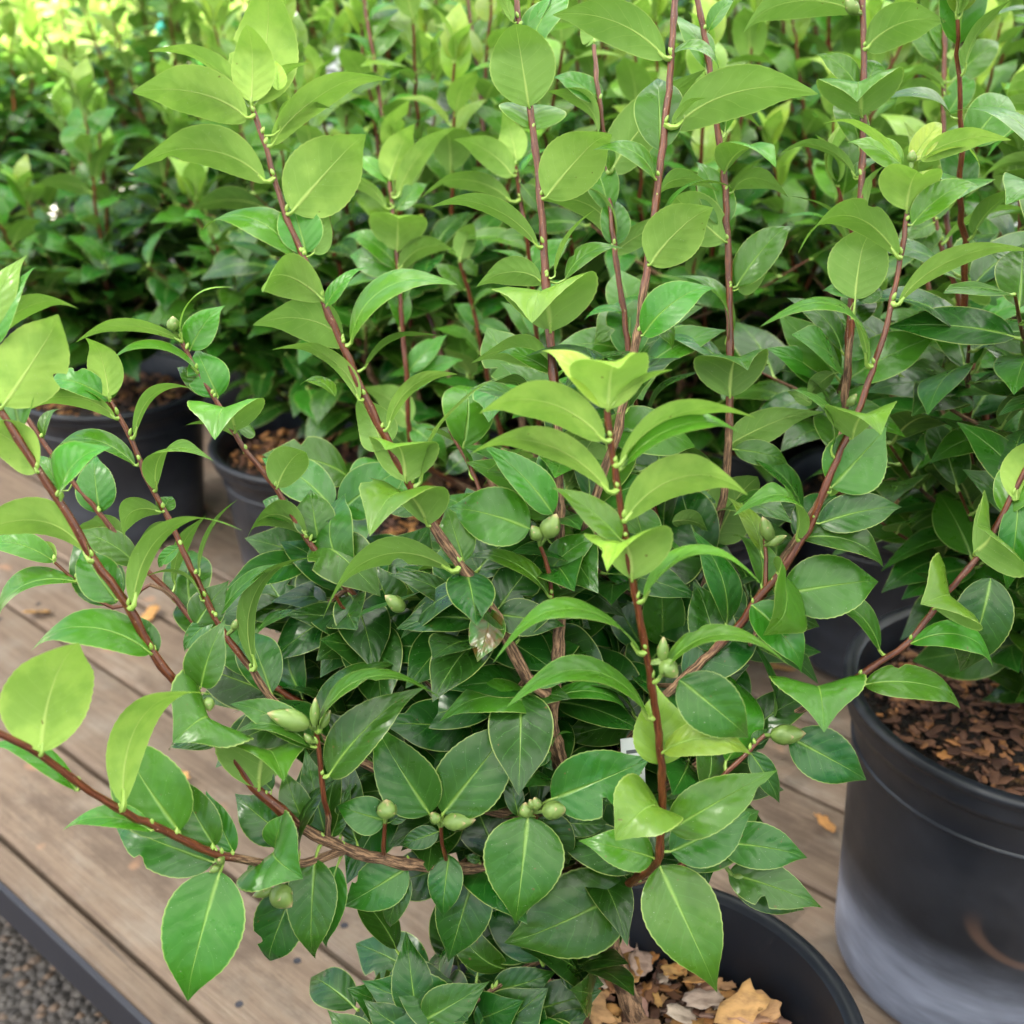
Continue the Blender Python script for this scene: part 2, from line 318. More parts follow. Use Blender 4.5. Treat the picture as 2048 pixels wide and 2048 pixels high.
def leaf(mb, B, E, Nr, k=0.18, w=0.5, fold=0.25, nu=12, nv=4, age_glow=0.3, rnd=0.5, rust=0.0, rng=None, attach=None, serr=0.0, twist=0.0, peak=0.42, curl=0.10, tipcurl=0.0, acum=0.30):
    """one camellia leaf: midrib from B to E arching towards Nr (the side its glossy face looks)"""
    B = np.asarray(B, float); E = np.asarray(E, float); Cv = E - B; L = np.linalg.norm(Cv)
    Nr = np.asarray(Nr, float); Nr = unit(Nr - Cv * (Nr @ Cv) / (L * L)); S0 = unit(np.cross(Cv, Nr))
    Q = B + Cv * 0.45 + Nr * (2 * k * L)
    t = np.linspace(0, 1, nu + 1); tt = t[:, None]
    p = (1 - tt) ** 2 * B + 2 * tt * (1 - tt) * Q + tt ** 2 * E
    if tipcurl: p = p - Nr * (tipcurl * L) * np.clip((tt - .7) / .3, 0, 1) ** 2
    T = 2 * (1 - tt) * (Q - B) + 2 * tt * (E - Q); T /= np.linalg.norm(T, axis=1, keepdims=True)
    arc = L * (1 + 2.2 * k * k)
    S = np.repeat(S0[None], nu + 1, 0); n = np.cross(S, T)
    tw = (twist * (t - 0.2))[:, None]; S, n = S * np.cos(tw) + n * np.sin(tw), n * np.cos(tw) - S * np.sin(tw)
    al = 0.66; be = al * (1 - peak) / peak
    wf = t ** al * (1 - t) ** be; wf /= (peak ** al * (1 - peak) ** be)
    xx = np.clip((t - .66) / .30, 0, 1); wf = wf * (1 - acum * xx * xx * (3 - 2 * xx)); wf[0] = 0.03; wf[-1] = 0.0
    W = 0.5 * w * arc * wf
    ph = (rng.uniform(0, 6.28, 4) if rng is not None else np.zeros(4)); und = 0.06 if rng is None else rng.uniform(0.02, 0.09)
    u = np.linspace(-1, 1, nv + 1)
    uu = np.broadcast_to(u[None], (nu + 1, nv + 1)); Wf = W[:, None]
    wu = Wf * uu
    if serr:
        teeth = 1 + serr * ((np.arange(nu + 1) % 2) * 2 - 1) * (0.4 + 0.6 * t); wu = wu * np.where(np.abs(uu) > 0.99, teeth[:, None], 1)
    if rng is not None and nu > 10 and rng.rand() < .13:          # a bite out of one edge
        t0 = rng.uniform(.25, .85); sg = 1 if rng.rand() < .5 else -1
        wu = wu * (1 - np.where(uu * sg > .3, rng.uniform(.25, .55) * np.exp(-(((tt - t0) / .045) ** 4)) * np.abs(uu), 0))
    fo = fold * (1 - 0.35 * t)[:, None]
    lift = (np.sqrt(uu ** 2 + .02) - .14) * Wf * np.sin(fo) - curl * Wf * uu ** 2 * np.abs(uu)
    lift = lift + und * Wf * uu ** 2 * np.where(uu < 0, np.sin(7 * t + ph[0])[:, None], np.sin(8 * t + ph[1])[:, None])
    V = p[:, None] + S[:, None] * (wu * np.cos(fo))[..., None] + n[:, None] * lift[..., None]
    i, j = np.meshgrid(np.arange(nu), np.arange(nv), indexing='ij'); q = nv + 1
    F = np.stack([i * q + j, i * q + j + 1, (i + 1) * q + j + 1, (i + 1) * q + j], -1).reshape(-1, 4)
    UV = np.stack([(uu + 1) / 2, np.broadcast_to(t[:, None], uu.shape)], -1)
    mb.add(V.reshape(-1, 3), F, UV.reshape(-1, 2), 0, age_glow, rnd, rust)
    if attach is not None:                       # petiole, thickest where it joins the twig
        a = np.asarray(attach, float); m1 = B - T[0] * 0.35 * np.linalg.norm(B - a)
        pp = smooth_path([a, a * .35 + m1 * .65, B, p[max(1, nu // 12)]], 0.003)
        r0 = 0.0185 * arc
        tube(mb, pp - n[0] * r0 * 0.35, np.linspace(r0 * 1.25, r0 * 0.55, len(pp)), 6, 1)
    return arc

def egg(mb, base, axis, length, rad, seed=0, scales=True, mi=0):
    """pointed bud with overlapping scales"""
    axis = unit(np.asarray(axis, float)); ref = np.array((0, 0, 1.)) if abs(axis[2]) < .9 else np.array((1., 0, 0))
    A = unit(np.cross(axis, ref)); Bv = np.cross(axis, A); rg = np.random.RandomState(seed)
    def shell(t0, t1, a0, a1, off, nt_=8, na=8):
        t = np.linspace(t0, t1, nt_ + 1); a = np.linspace(a0, a1, na + 1)
        prof = (np.sin(math.pi * np.clip(t, 0, 1) ** 0.85) ** 0.75) * rad
        V = []; UV = []
        for i, (ti, ri) in enumerate(zip(t, prof)):
            for j, aj in enumerate(a):
                x = (i / nt_); taper = 1 if off == 0 else (1 - x ** 2.2)
                am = (a0 + a1) / 2; aa = am + (aj - am) * (taper if off else 1)
                r = ri + off * (1 - 0.3 * x)
                V.append(base + axis * (length * ti) + r * (math.cos(aa) * A + math.sin(aa) * Bv)); UV.append((j / na, ti if off == 0 else x))
        i, j = np.meshgrid(np.arange(nt_), np.arange(na), indexing='ij'); q = na + 1
        F = np.stack([i * q + j, i * q + j + 1, (i + 1) * q + j + 1, (i + 1) * q + j], -1).reshape(-1, 4)
        mb.add(V, F, UV, mi, rnd=rg.rand())
    shell(0.0, 1.0, 0, 2 * math.pi, 0, 10, 12)
    if scales:
        for q in range(6):
            a = q * 2.4 + seed; shell(0.03, 0.45 + 0.09 * q if q < 5 else 0.9, a - 1.05, a + 1.05, rad * (0.17 - 0.022 * q))

def lathe(mb, prof, n=64, mi=0, center=(0, 0, 0), rnd=0.5):
    prof = np.asarray(prof, float); m = len(prof); a = np.linspace(0, 2 * math.pi, n + 1)
    V = np.stack([prof[:, 0][:, None] * np.cos(a), prof[:, 0][:, None] * np.sin(a), np.repeat(prof[:, 1][:, None], n + 1, 1)], -1) + np.asarray(center)
    i, j = np.meshgrid(np.arange(m - 1), np.arange(n), indexing='ij'); q = n + 1
    F = np.stack([i * q + j, i * q + j + 1, (i + 1) * q + j + 1, (i + 1) * q + j], -1).reshape(-1, 4)
    UV = np.stack(np.broadcast_arrays(a[None] / 6.283, prof[:, 1][:, None]), -1)
    mb.add(V.reshape(-1, 3), F, UV.reshape(-1, 2), mi, rnd=rnd)

def box(mb, c, x, y, z, hx, hy, hz, mi=0, rnd=0.5, uvs=1.0, bev=0.0):
    c, x, y, z = (np.asarray(q, float) for q in (c, x, y, z))
    sg = [(-1, -1, -1), (1, -1, -1), (1, 1, -1), (-1, 1, -1), (-1, -1, 1), (1, -1, 1), (1, 1, 1), (-1, 1, 1)]
    for f in ((0, 3, 2, 1), (4, 5, 6, 7), (0, 1, 5, 4), (1, 2, 6, 5), (2, 3, 7, 6), (3, 0, 4, 7)):
        V = [c + x * hx * sg[k][0] + y * hy * sg[k][1] + z * hz * sg[k][2] for k in f]
        UV = [((sg[k][0] * hx + sg[k][2] * hz) * uvs, (sg[k][1] * hy + sg[k][2] * hz) * uvs) for k in f]
        mb.add(V, [[0, 1, 2, 3]], UV, mi, rnd=rnd)

def tag(o, label=None, cat=None, group=None, kind=None):
    if label: o['label'] = label
    if cat: o['category'] = cat
    if group: o['group'] = group
    if kind: o['kind'] = kind
    return o
def empty(name, loc=(0, 0, 0), rz=0.0):
    o = bpy.data.objects.new(name, None); COL.objects.link(o); o.location = loc; o.rotation_euler = (0, 0, rz); o.empty_display_size = 0.05
    return o

# ------------------------------------------------------------ the setting
VPD = unit(np.array((-1.30, 1.135, 0)))      # direction the boards run
PRP = np.array((VPD[1], -VPD[0], 0))         # to the right / back of it
edgeP = PG(0, 1760); e0 = edgeP @ PRP        # edge of the bench top
mb = MB(); S_ = 60
mb.add([(-S_, -S_, -0.13), (S_, -S_, -0.13), (S_, S_, -0.13), (-S_, S_, -0.13)], [[0, 1, 2, 3]])
g = mb.build('ground', MGRAV); tag(g, kind='structure')
mb = MB(); mb.add([(-9, 3.45, -0.124), (6, 4.2, -0.124), (6, 5.2, -0.124), (-9, 12.0, -0.124)], [[0, 1, 2, 3]]); tag(mb.build('path', plain('pale_glow_sheet', (0.62, 0.58, 0.52), .9, 0, .5, 30)), kind='structure')  # pale sheet added so the far left gaps glow in the sun
deck = empty('wooden_deck'); tag(deck, kind='structure')
rg = np.random.RandomState(5)
pos = e0 + 0.001
widths = [0.030, 0.1205] + [0.1205] * 66
for i, wd in enumerate(widths):
    mb = MB(); cc = PRP * (pos + wd / 2)
    off = rg.uniform(-0.3, 0.3)
    # a board with softened long edges
    prof = [(-wd / 2, -0.030), (-wd / 2, -0.004), (-wd / 2 + 0.004, 0), (wd / 2 - 0.004, 0), (wd / 2, -0.004), (wd / 2, -0.030)]
    zz = rg.uniform(-0.0015, 0.0015); L0 = -3.0; L1 = (3.3 - cc[1]) / VPD[1]
    if L1 < L0 + .3: continue
    V = []; UV = []
    for s_ in (L0, L1):
        for (a, b) in prof: V.append(cc + PRP * a + VPD * s_ + np.array((0, 0, b + zz))); UV.append((s_ + i * 3.7, a + b + i * 1.3))
    n_ = len(prof); F = [[j, j + 1, n_ + j + 1, n_ + j] for j in range(n_ - 1)]
    F = [f[::-1] for f in F]
    mb.add(V, F, UV, rnd=rg.rand())
    for k in range(12):                        # screw heads over the joists
        for a in (-wd * .28, wd * .28):
            if wd < .1: continue
            sc = cc + VPD * (-2.5 + .8 * k) + PRP * a + np.array((0, 0, zz))
            if sc[1] < 3.2: lathe(mb, [(0, .0002), (.0038, .0004), (.0045, -.002)], 10, 1, sc)
    mb.build('board', [MWOOD, MRAIL], deck, smooth=False)
    pos += wd + 0.006
# joists under the boards
for k in range(7):
    mb = MB(); cc = VPD * (-2.5 + k * 0.8) + PRP * (e0 + 3.0) + np.array((0, 0, -0.075)); hl = 2.9 if k < 5 else 1.2; box(mb, cc - PRP * (2.9 - hl), PRP, VPD, np.array((0, 0, 1.)), hl, 0.02, 0.04, rnd=0.2)
    mb.build('joist', MWOOD, deck, smooth=False)
mb = MB()
box(mb, PRP * (e0 - 0.004) + VPD * 3 + np.array((0, 0, -0.020)), PRP, VPD, np.array((0, 0, 1.)), 0.003, 6, 0.021)
box(mb, PRP * (e0 + 0.010) + VPD * 3 + np.array((0, 0, -0.0425)), PRP, VPD, np.array((0, 0, 1.)), 0.017, 6, 0.0015)
tag(mb.build('metal_edging', MRAIL, smooth=False), 'long dark metal angle edging along the front edge of the wooden deck', 'edging')
# added cloth roof on posts, unseen above the view, to shade the near plants
mb = MB(); zc_ = 2.45
CLOTH = [(-3.8, -3.5), (7, -3.5), (7, 7.4), (-3.8, 1.0)]
def cloth_strip(f0, f1, mat, par, ny=24):
    a, b, c, d = [np.array(p, float) for p in CLOTH]; V = []; mb = MB(); nx = 4
    for i in range(nx + 1):
        s = f0 + (f1 - f0) * i / nx
        for j in range(ny + 1):
            t = j / ny; q = (a * (1 - s) + b * s) * (1 - t) + (d * (1 - s) + c * s) * t
            V.append((q[0], q[1], zc_ - 0.05 * math.sin(math.pi * i / nx) - 0.05 * math.sin(math.pi * 3 * t) ** 2))
    F = [[i * (ny + 1) + j, (i + 1) * (ny + 1) + j, (i + 1) * (ny + 1) + j + 1, i * (ny + 1) + j + 1] for i in range(nx) for j in range(ny)]
    mb.add(V, F); mb.build('added_shade_cloth', mat, par)
shade = empty('added_shade_roof', (0, 0, 0)); tag(shade, 'added unseen roof of white and grey cloth strips shaping light over the plants', 'shade roof')
for k in range(11):
    cloth_strip(k / 11, (k + .55) / 11, MCLOTH, shade); cloth_strip((k + .55) / 11, (k + 1) / 11, MCLOTH2, shade)
for (x, y) in ((-3.35, -3.4), (6.9, -3.4), (6.9, 7.2), (-3.75, 0.95)):
    mb = MB(); tube(mb, [(x, y, -0.13), (x, y, 2.5)], 0.03, 12); mb.build('post', MRAIL, shade)

# ------------------------------------------------------------ pots
def make_pot(parent, loc, D, H, sunk=0.035, n=72, taper=.80, mat=None):
    MPLA = mat or globals()['MPLA']; r = D / 2; rb = r * taper; wall = [(0.0, 0.004), (rb - .006, 0.004), (rb, 0.010)]
    for t in np.linspace(0.05, 0.90, 12): wall.append((rb + (r - .004 - rb) * t, H * t))
    wall += [(r - 0.004, H * 0.905)]
    inner = [(r - 0.004, H - 0.003), (r - 0.010, H * 0.9), (r - 0.014, H - sunk - 0.01)]
    mb = MB(); lathe(mb, wall, n); lathe(mb, inner[::-1], n)
    # a raised ring below the rim
    for zz in (0.80,):
        rr = rb + (r - .004 - rb) * zz; lathe(mb, [(rr - .001, H * zz - .003), (rr + .0018, H * zz - .0015), (rr + .0018, H * zz + .0015), (rr - .001, H * zz + .003)], n)
    pot = mb.build('pot', MPLA, parent); pot.location = loc
    mb = MB()
    rim = [(r - .004, H * .905), (r + .003, H * .908), (r + .0045, H * .93), (r + .0035, H * .955), (r + .0050, H - .010), (r + .008, H - .006), (r + .0085, H - .002), (r + .005, H + .0005), (r - .001, H), (r - .004, H - .003)]
    lathe(mb, rim, n); rm = mb.build('rim', MPLA, pot)
    mb = MB(); rs = r - 0.012; zs = H - sunk; rg = np.random.RandomState(int(D * 1e4) + n)
    nr, na = 14, 48; V = []
    for i in range(nr + 1):
        for j in range(na + 1):
            a = 2 * math.pi * (j % na) / na; q = rs * (0.02 + 0.98 * i / nr)
            V.append((q * math.cos(a), q * math.sin(a), zs + 0.006 * math.sin(23 * q / rs * math.cos(a) + 3) * math.sin(17 * q / rs * math.sin(a)) + 0.012 * (1 - i / nr)))
    F = [[i * (na + 1) + j, (i + 1) * (na + 1) + j, (i + 1) * (na + 1) + j + 1, i * (na + 1) + j + 1] for i in range(nr) for j in range(na)]
    mb.add(V, F); so_ = mb.build('potting_mix', MSOIL, pot)
    return pot, rm, so_

# ------------------------------------------------------------ a generic bushy camellia (local coordinates, root at the origin)
def gen_plant(seed, H=0.55, nst=6, spread=0.16, leafL=0.062, base=0.0, nu=8, nv=2, young=0.5, leaf_from=0.10, side=3):
    rg = np.random.RandomState(seed); stems = []; leaves = []
    for s in range(nst):
        az = 2 * math.pi * (s + rg.uniform(-.3, .3)) / nst; sp = spread * rg.uniform(0.25, 1.1) * (0.15 if s == 0 else 1)
        h = H * rg.uniform(0.70, 1.0) * (1 if s else 1.03)
        tip = np.array((math.cos(az) * sp, math.sin(az) * sp, h)); z0 = rg.uniform(0.02, 0.14) if s else 0
        st = np.array((0, 0, z0)); q1 = st + np.array((math.cos(az) * sp * 0.55, math.sin(az) * sp * 0.55, (h - z0) * 0.33)); q2 = st * .33 + tip * .67 + np.array((math.cos(az) * sp * .12, math.sin(az) * sp * .12, 0))
        path = smooth_path([st, q1, q2, tip], 0.012); n = len(path)
        path[1:-1] += rg.normal(0, 0.0009, (n - 2, 3))
        r0 = 0.0048 if s == 0 else 0.0050
        stems.append((path + (0, 0, base), np.linspace(r0, 0.0013, n), np.clip(np.linspace(1.3, -0.8, n), 0, 1)))
        # leaves up the stem in a spiral
        L = np.linalg.norm(np.diff(path, axis=0), axis=1).sum(); d = 0.023 * rg.uniform(.9, 1.1); ph = rg.uniform(0, 6.28); c = 0
        zz = max(leaf_from, .03)
        while zz < L:
            f = zz / L; p = path[min(n - 1, int(f * (n - 1)))] + (0, 0, base); ph += 2.4 + rg.uniform(-.3, .3)
            el = R(rg.uniform(5, 50)) if f < 0.9 else R(rg.uniform(35, 70)); ll = leafL * rg.uniform(0.78, 1.2) * (1 - 0.25 * max(0, f - .85) / .15)
            rad = np.array((math.cos(ph), math.sin(ph), 0)); tip_dir = rad * math.cos(el) + np.array((0, 0, math.sin(el)))
            nn = -rad * math.sin(el) + np.array((0, 0, math.cos(el))) + rg.normal(0, 0.25, 3)
            age_glow = np.clip((f - 0.27) * 0.85 * young * 2 + rg.uniform(-.05, .22), 0.04, 1.0 if young < 1 else 1.5)  # the extended upper range carries the painted sun glare
            leaves.append((p + tip_dir * 0.006, p + tip_dir * ll * 0.95, nn, rg.uniform(0.10, 0.26), rg.uniform(.44, .58), age_glow, p, ll)); zz += d * rg.uniform(.7, 1.2)
        for q in range(3):                       # whorl of fresh leaves at the tip
            ph += 2.1; el = R(rg.uniform(50, 78)); ll = leafL * rg.uniform(.6, .9); p = path[-1] + (0, 0, base)
            rad = np.array((math.cos(ph), math.sin(ph), 0)); td = rad * math.cos(el) + np.array((0, 0, math.sin(el)))
            leaves.append((p + td * .003, p + td * ll, -rad * math.sin(el) + np.array((0, 0, math.cos(el))), .16, .5, min(1 if young < 1 else 1.5, .55 + young * .6), p, ll))
        # side twigs low down
        for q in range(side):
            f = rg.uniform(.03, .60); p = path[int(f * (n - 1))]; a2 = az + rg.uniform(-1.6, 1.6)
            tp = p + np.array((math.cos(a2) * .09, math.sin(a2) * .09, rg.uniform(.02, .09))) * rg.uniform(.7, 1.4)
            pa = smooth_path([p, (p + tp) / 2 + (0, 0, -.006), tp], .01); stems.append((pa + (0, 0, base), np.linspace(.0019, .001, len(pa)), np.linspace(.9, .3, len(pa))))
            for k in range(6):
                fq = (k + 1) / 6; pp = pa[min(len(pa) - 1, int(fq * (len(pa) - 1)))] + (0, 0, base); ph += 2.4; el = R(rg.uniform(-25, 45)); ll = leafL * rg.uniform(.75, 1.15)
                rad = np.array((math.cos(ph), math.sin(ph), 0)); td = rad * math.cos(el) + np.array((0, 0, math.sin(el)))
                leaves.append((pp + td * .005, pp + td * ll, -rad * math.sin(el) + np.array((0, 0, math.cos(el))) + rg.normal(0, .3, 3), rg.uniform(.05, .2), rg.uniform(.45, .6), rg.uniform(.02, .35), pp, ll))
    return stems, leaves
def sight(p):                                   # distance along the view axis, to judge size in view
    v = np.asarray(p) - CAM; return v @ cF, 1024 + (v @ cR) / (v @ cF) * FPX, 1024 - (v @ cU) / (v @ cF) * FPX


# ------------------------------------------------------------ the large camellia in front: stems as measured in the photograph, each with its own distance
# base -> tip: (px, py, distance); radii in mm; share of the length that has bark
ST = {
 'T':  ([(1270,2030,.790),(1215,1880,.765),(1165,1700,.730),(1130,1560,.705),(1100,1470,.690),(1095,1400,.682)], 6.8, 5.6, 1.2),
 'S1': ([(1096,1430,.684),(1091,1384,.680),(1054,1355,.675),(1011,1272,.668),(982,1217,.664),(928,1141,.658),(870,1058,.652),(819,964,.645),(768,870,.640),(728,790,.636),(688,696,.634),(649,609,.632),(594,486,.630),(565,409,.630),(525,275,.630),(504,214,.630)], 4.6, 1.7, .40),
 'S2': ([(1100,1440,.686),(1110,1370,.684),(1116,1308,.684),(1121,1181,.688),(1118,1018,.692),(1114,837,.698),(1105,728,.700),(1098,640,.702),(1091,565,.704),(1083,417,.708),(1065,254,.712),(1036,36,.716),(1028,-60,.718)], 4.6, 2.1, .45),
 'S4': ([(1124,1160,.690),(1150,1130,.692),(1178,1036,.694),(1210,935,.692),(1232,877,.690),(1248,797,.688),(1275,670,.684),(1295,525,.684),(1312,399,.688),(1337,181,.692),(1351,0,.696),(1356,-60,.698)], 3.4, 2.3, .5),
 'S3': ([(1200,1850,.765),(1254,1772,.715),(1300,1738,.672),(1315,1721,.650),(1322,1674,.640),(1322,1529,.618),(1304,1373,.598),(1286,1272,.588),(1265,1163,.578),(1250,1065,.570),(1225,910,.560),(1214,819,.555)], 3.6, 1.9, .14),
 'S5': ([(1150,1560,.72),(1250,1330,.77),(1322,1140,.79),(1317,1055,.79),(1308,1018,.79),(1268,794,.80),(1250,641,.80),(1228,489,.80),(1214,326,.81),(1196,181,.81),(1188,91,.82)], 3.6, 1.9, .4),
 'S6': ([(1160,1680,.73),(1300,1400,.76),(1400,1200,.775),(1428,1083,.78),(1455,928,.78),(1460,721,.78),(1460,688,.78),(1457,543,.78),(1449,362,.78),(1431,235,.78),(1413,91,.78),(1395,0,.78),(1385,-60,.78)], 4.4, 2.3, .55),
 'S7': ([(1180,1720,.735),(1370,1420,.76),(1560,1130,.78),(1660,960,.79),(1689,808,.79),(1696,728,.79),(1703,600,.79),(1719,424,.79),(1725,308,.79),(1728,145,.79),(1725,0,.79),(1722,-60,.79)], 4.6, 2.5, .6),
 'S7b':([(1689,830,.785),(1692,760,.77),(1700,690,.76),(1704,640,.755)], 3.0, 2.4, .9),
 'S8': ([(1155,1650,.725),(1290,1440,.705),(1420,1308,.695),(1475,1254,.690),(1511,1203,.686),(1562,1145,.680),(1602,1083,.676),(1627,1036,.673),(1656,964,.669),(1692,877,.666),(1721,812,.664),(1750,721,.662),(1768,670,.662),(1797,543,.662),(1814,427,.662)], 4.2, 1.8, .42),
 'S9': ([(1170,1700,.730),(1380,1540,.72),(1551,1453,.715),(1602,1420,.71),(1685,1373,.705),(1757,1326,.70),(1819,1283,.695),(1891,1188,.69),(1964,1102,.685),(2026,986,.68),(2075,900,.675)], 3.8, 1.9, .55),
 'S11':([(1180,1745,.735),(946,1736,.700),(855,1732,.690),(765,1718,.680),(690,1697,.672),(609,1660,.664),(562,1620,.658),(507,1573,.652),(467,1511,.646),(399,1424,.638),(355,1370,.632),(308,1308,.626),(254,1210,.618),(188,1120,.610),(145,1044,.604),(69,928,.598),(20,850,.594),(-60,720,.59)], 5.2, 2.2, .45),
 'S15':([(690,1700,.672),(609,1725,.664),(525,1725,.650),(442,1710,.632),(399,1696,.622),(326,1660,.606),(254,1627,.590),(181,1583,.575),(109,1529,.560),(47,1489,.548),(-60,1440,.53)], 3.2, 2.0, .32),
 'S12':([(1100,1560,.70),(1010,1490,.71),(928,1431,.72),(848,1355,.73),(775,1257,.74),(710,1192,.745),(630,1102,.75),(580,1022,.752),(551,975,.752),(482,888,.75),(442,819,.75),(395,746,.75),(362,681,.75)], 3.6, 1.8, .45),
 'S13':([(1130,1650,.71),(900,1600,.705),(680,1500,.70),(536,1391,.695),(518,1362,.693),(471,1297,.690),(431,1236,.687),(366,1102,.685),(337,1036,.685),(301,971,.685),(261,877,.685),(221,804,.685)], 3.8, 1.8, .62),
 'S14':([(1100,1620,.72),(800,1520,.75),(560,1380,.76),(450,1310,.76),(341,1188,.76),(261,1109,.76),(210,1040,.76),(145,964,.76),(91,891,.76),(33,801,.76),(10,760,.76)], 3.4, 1.8, .4),
 'S16':([(656,1670,.668),(656,1620,.655),(649,1602,.650),(641,1530,.645),(632,1460,.640)], 2.0, 1.7, .3),
 'S17':([(1112,1260,.685),(1105,1199,.675),(1095,1140,.672),(1080,1091,.668)], 1.6, 1.4, .1),
 'S18':([(766,1716,.682),(768,1690,.672),(770,1645,.665)], 1.6, 1.4, .3),
 'S19':([(895,1730,.695),(885,1690,.68),(882,1652,.672)], 1.5, 1.3, .2),
 'S20':([(1100,1740,.715),(1080,1690,.69),(1070,1625,.67)], 1.5, 1.3, .3),
 'S21':([(1500,1290,.70),(1525,1225,.705),(1532,1120,.71),(1530,1075,.712)], 1.9, 1.5, .2),
 'S22':([(1390,1640,.70),(1440,1560,.70),(1500,1500,.70),(1530,1470,.70)], 2.0, 1.6, .4),
 'S23':([(1140,1900,.76),(1060,1930,.75),(970,1990,.74),(900,2030,.735),(800,2090,.73)], 2.6, 1.8, .6),
 'S24':([(1100,1560,.70),(1040,1300,.745),(1000,1150,.76),(960,980,.77),(900,860,.78)], 2.6, 1.6, .4),
 'S25':([(1255,1770,.716),(1340,1740,.70),(1420,1700,.695),(1480,1660,.69)], 2.2, 1.6, .4),
 'S26':([(345,1195,.755),(300,1170,.752),(225,1215,.75),(110,1125,.74)], 1.6, 1.2, .2),
 'S27':([(775,1257,.74),(700,1230,.73),(670,1190,.72)], 1.6, 1.2, .2),
}
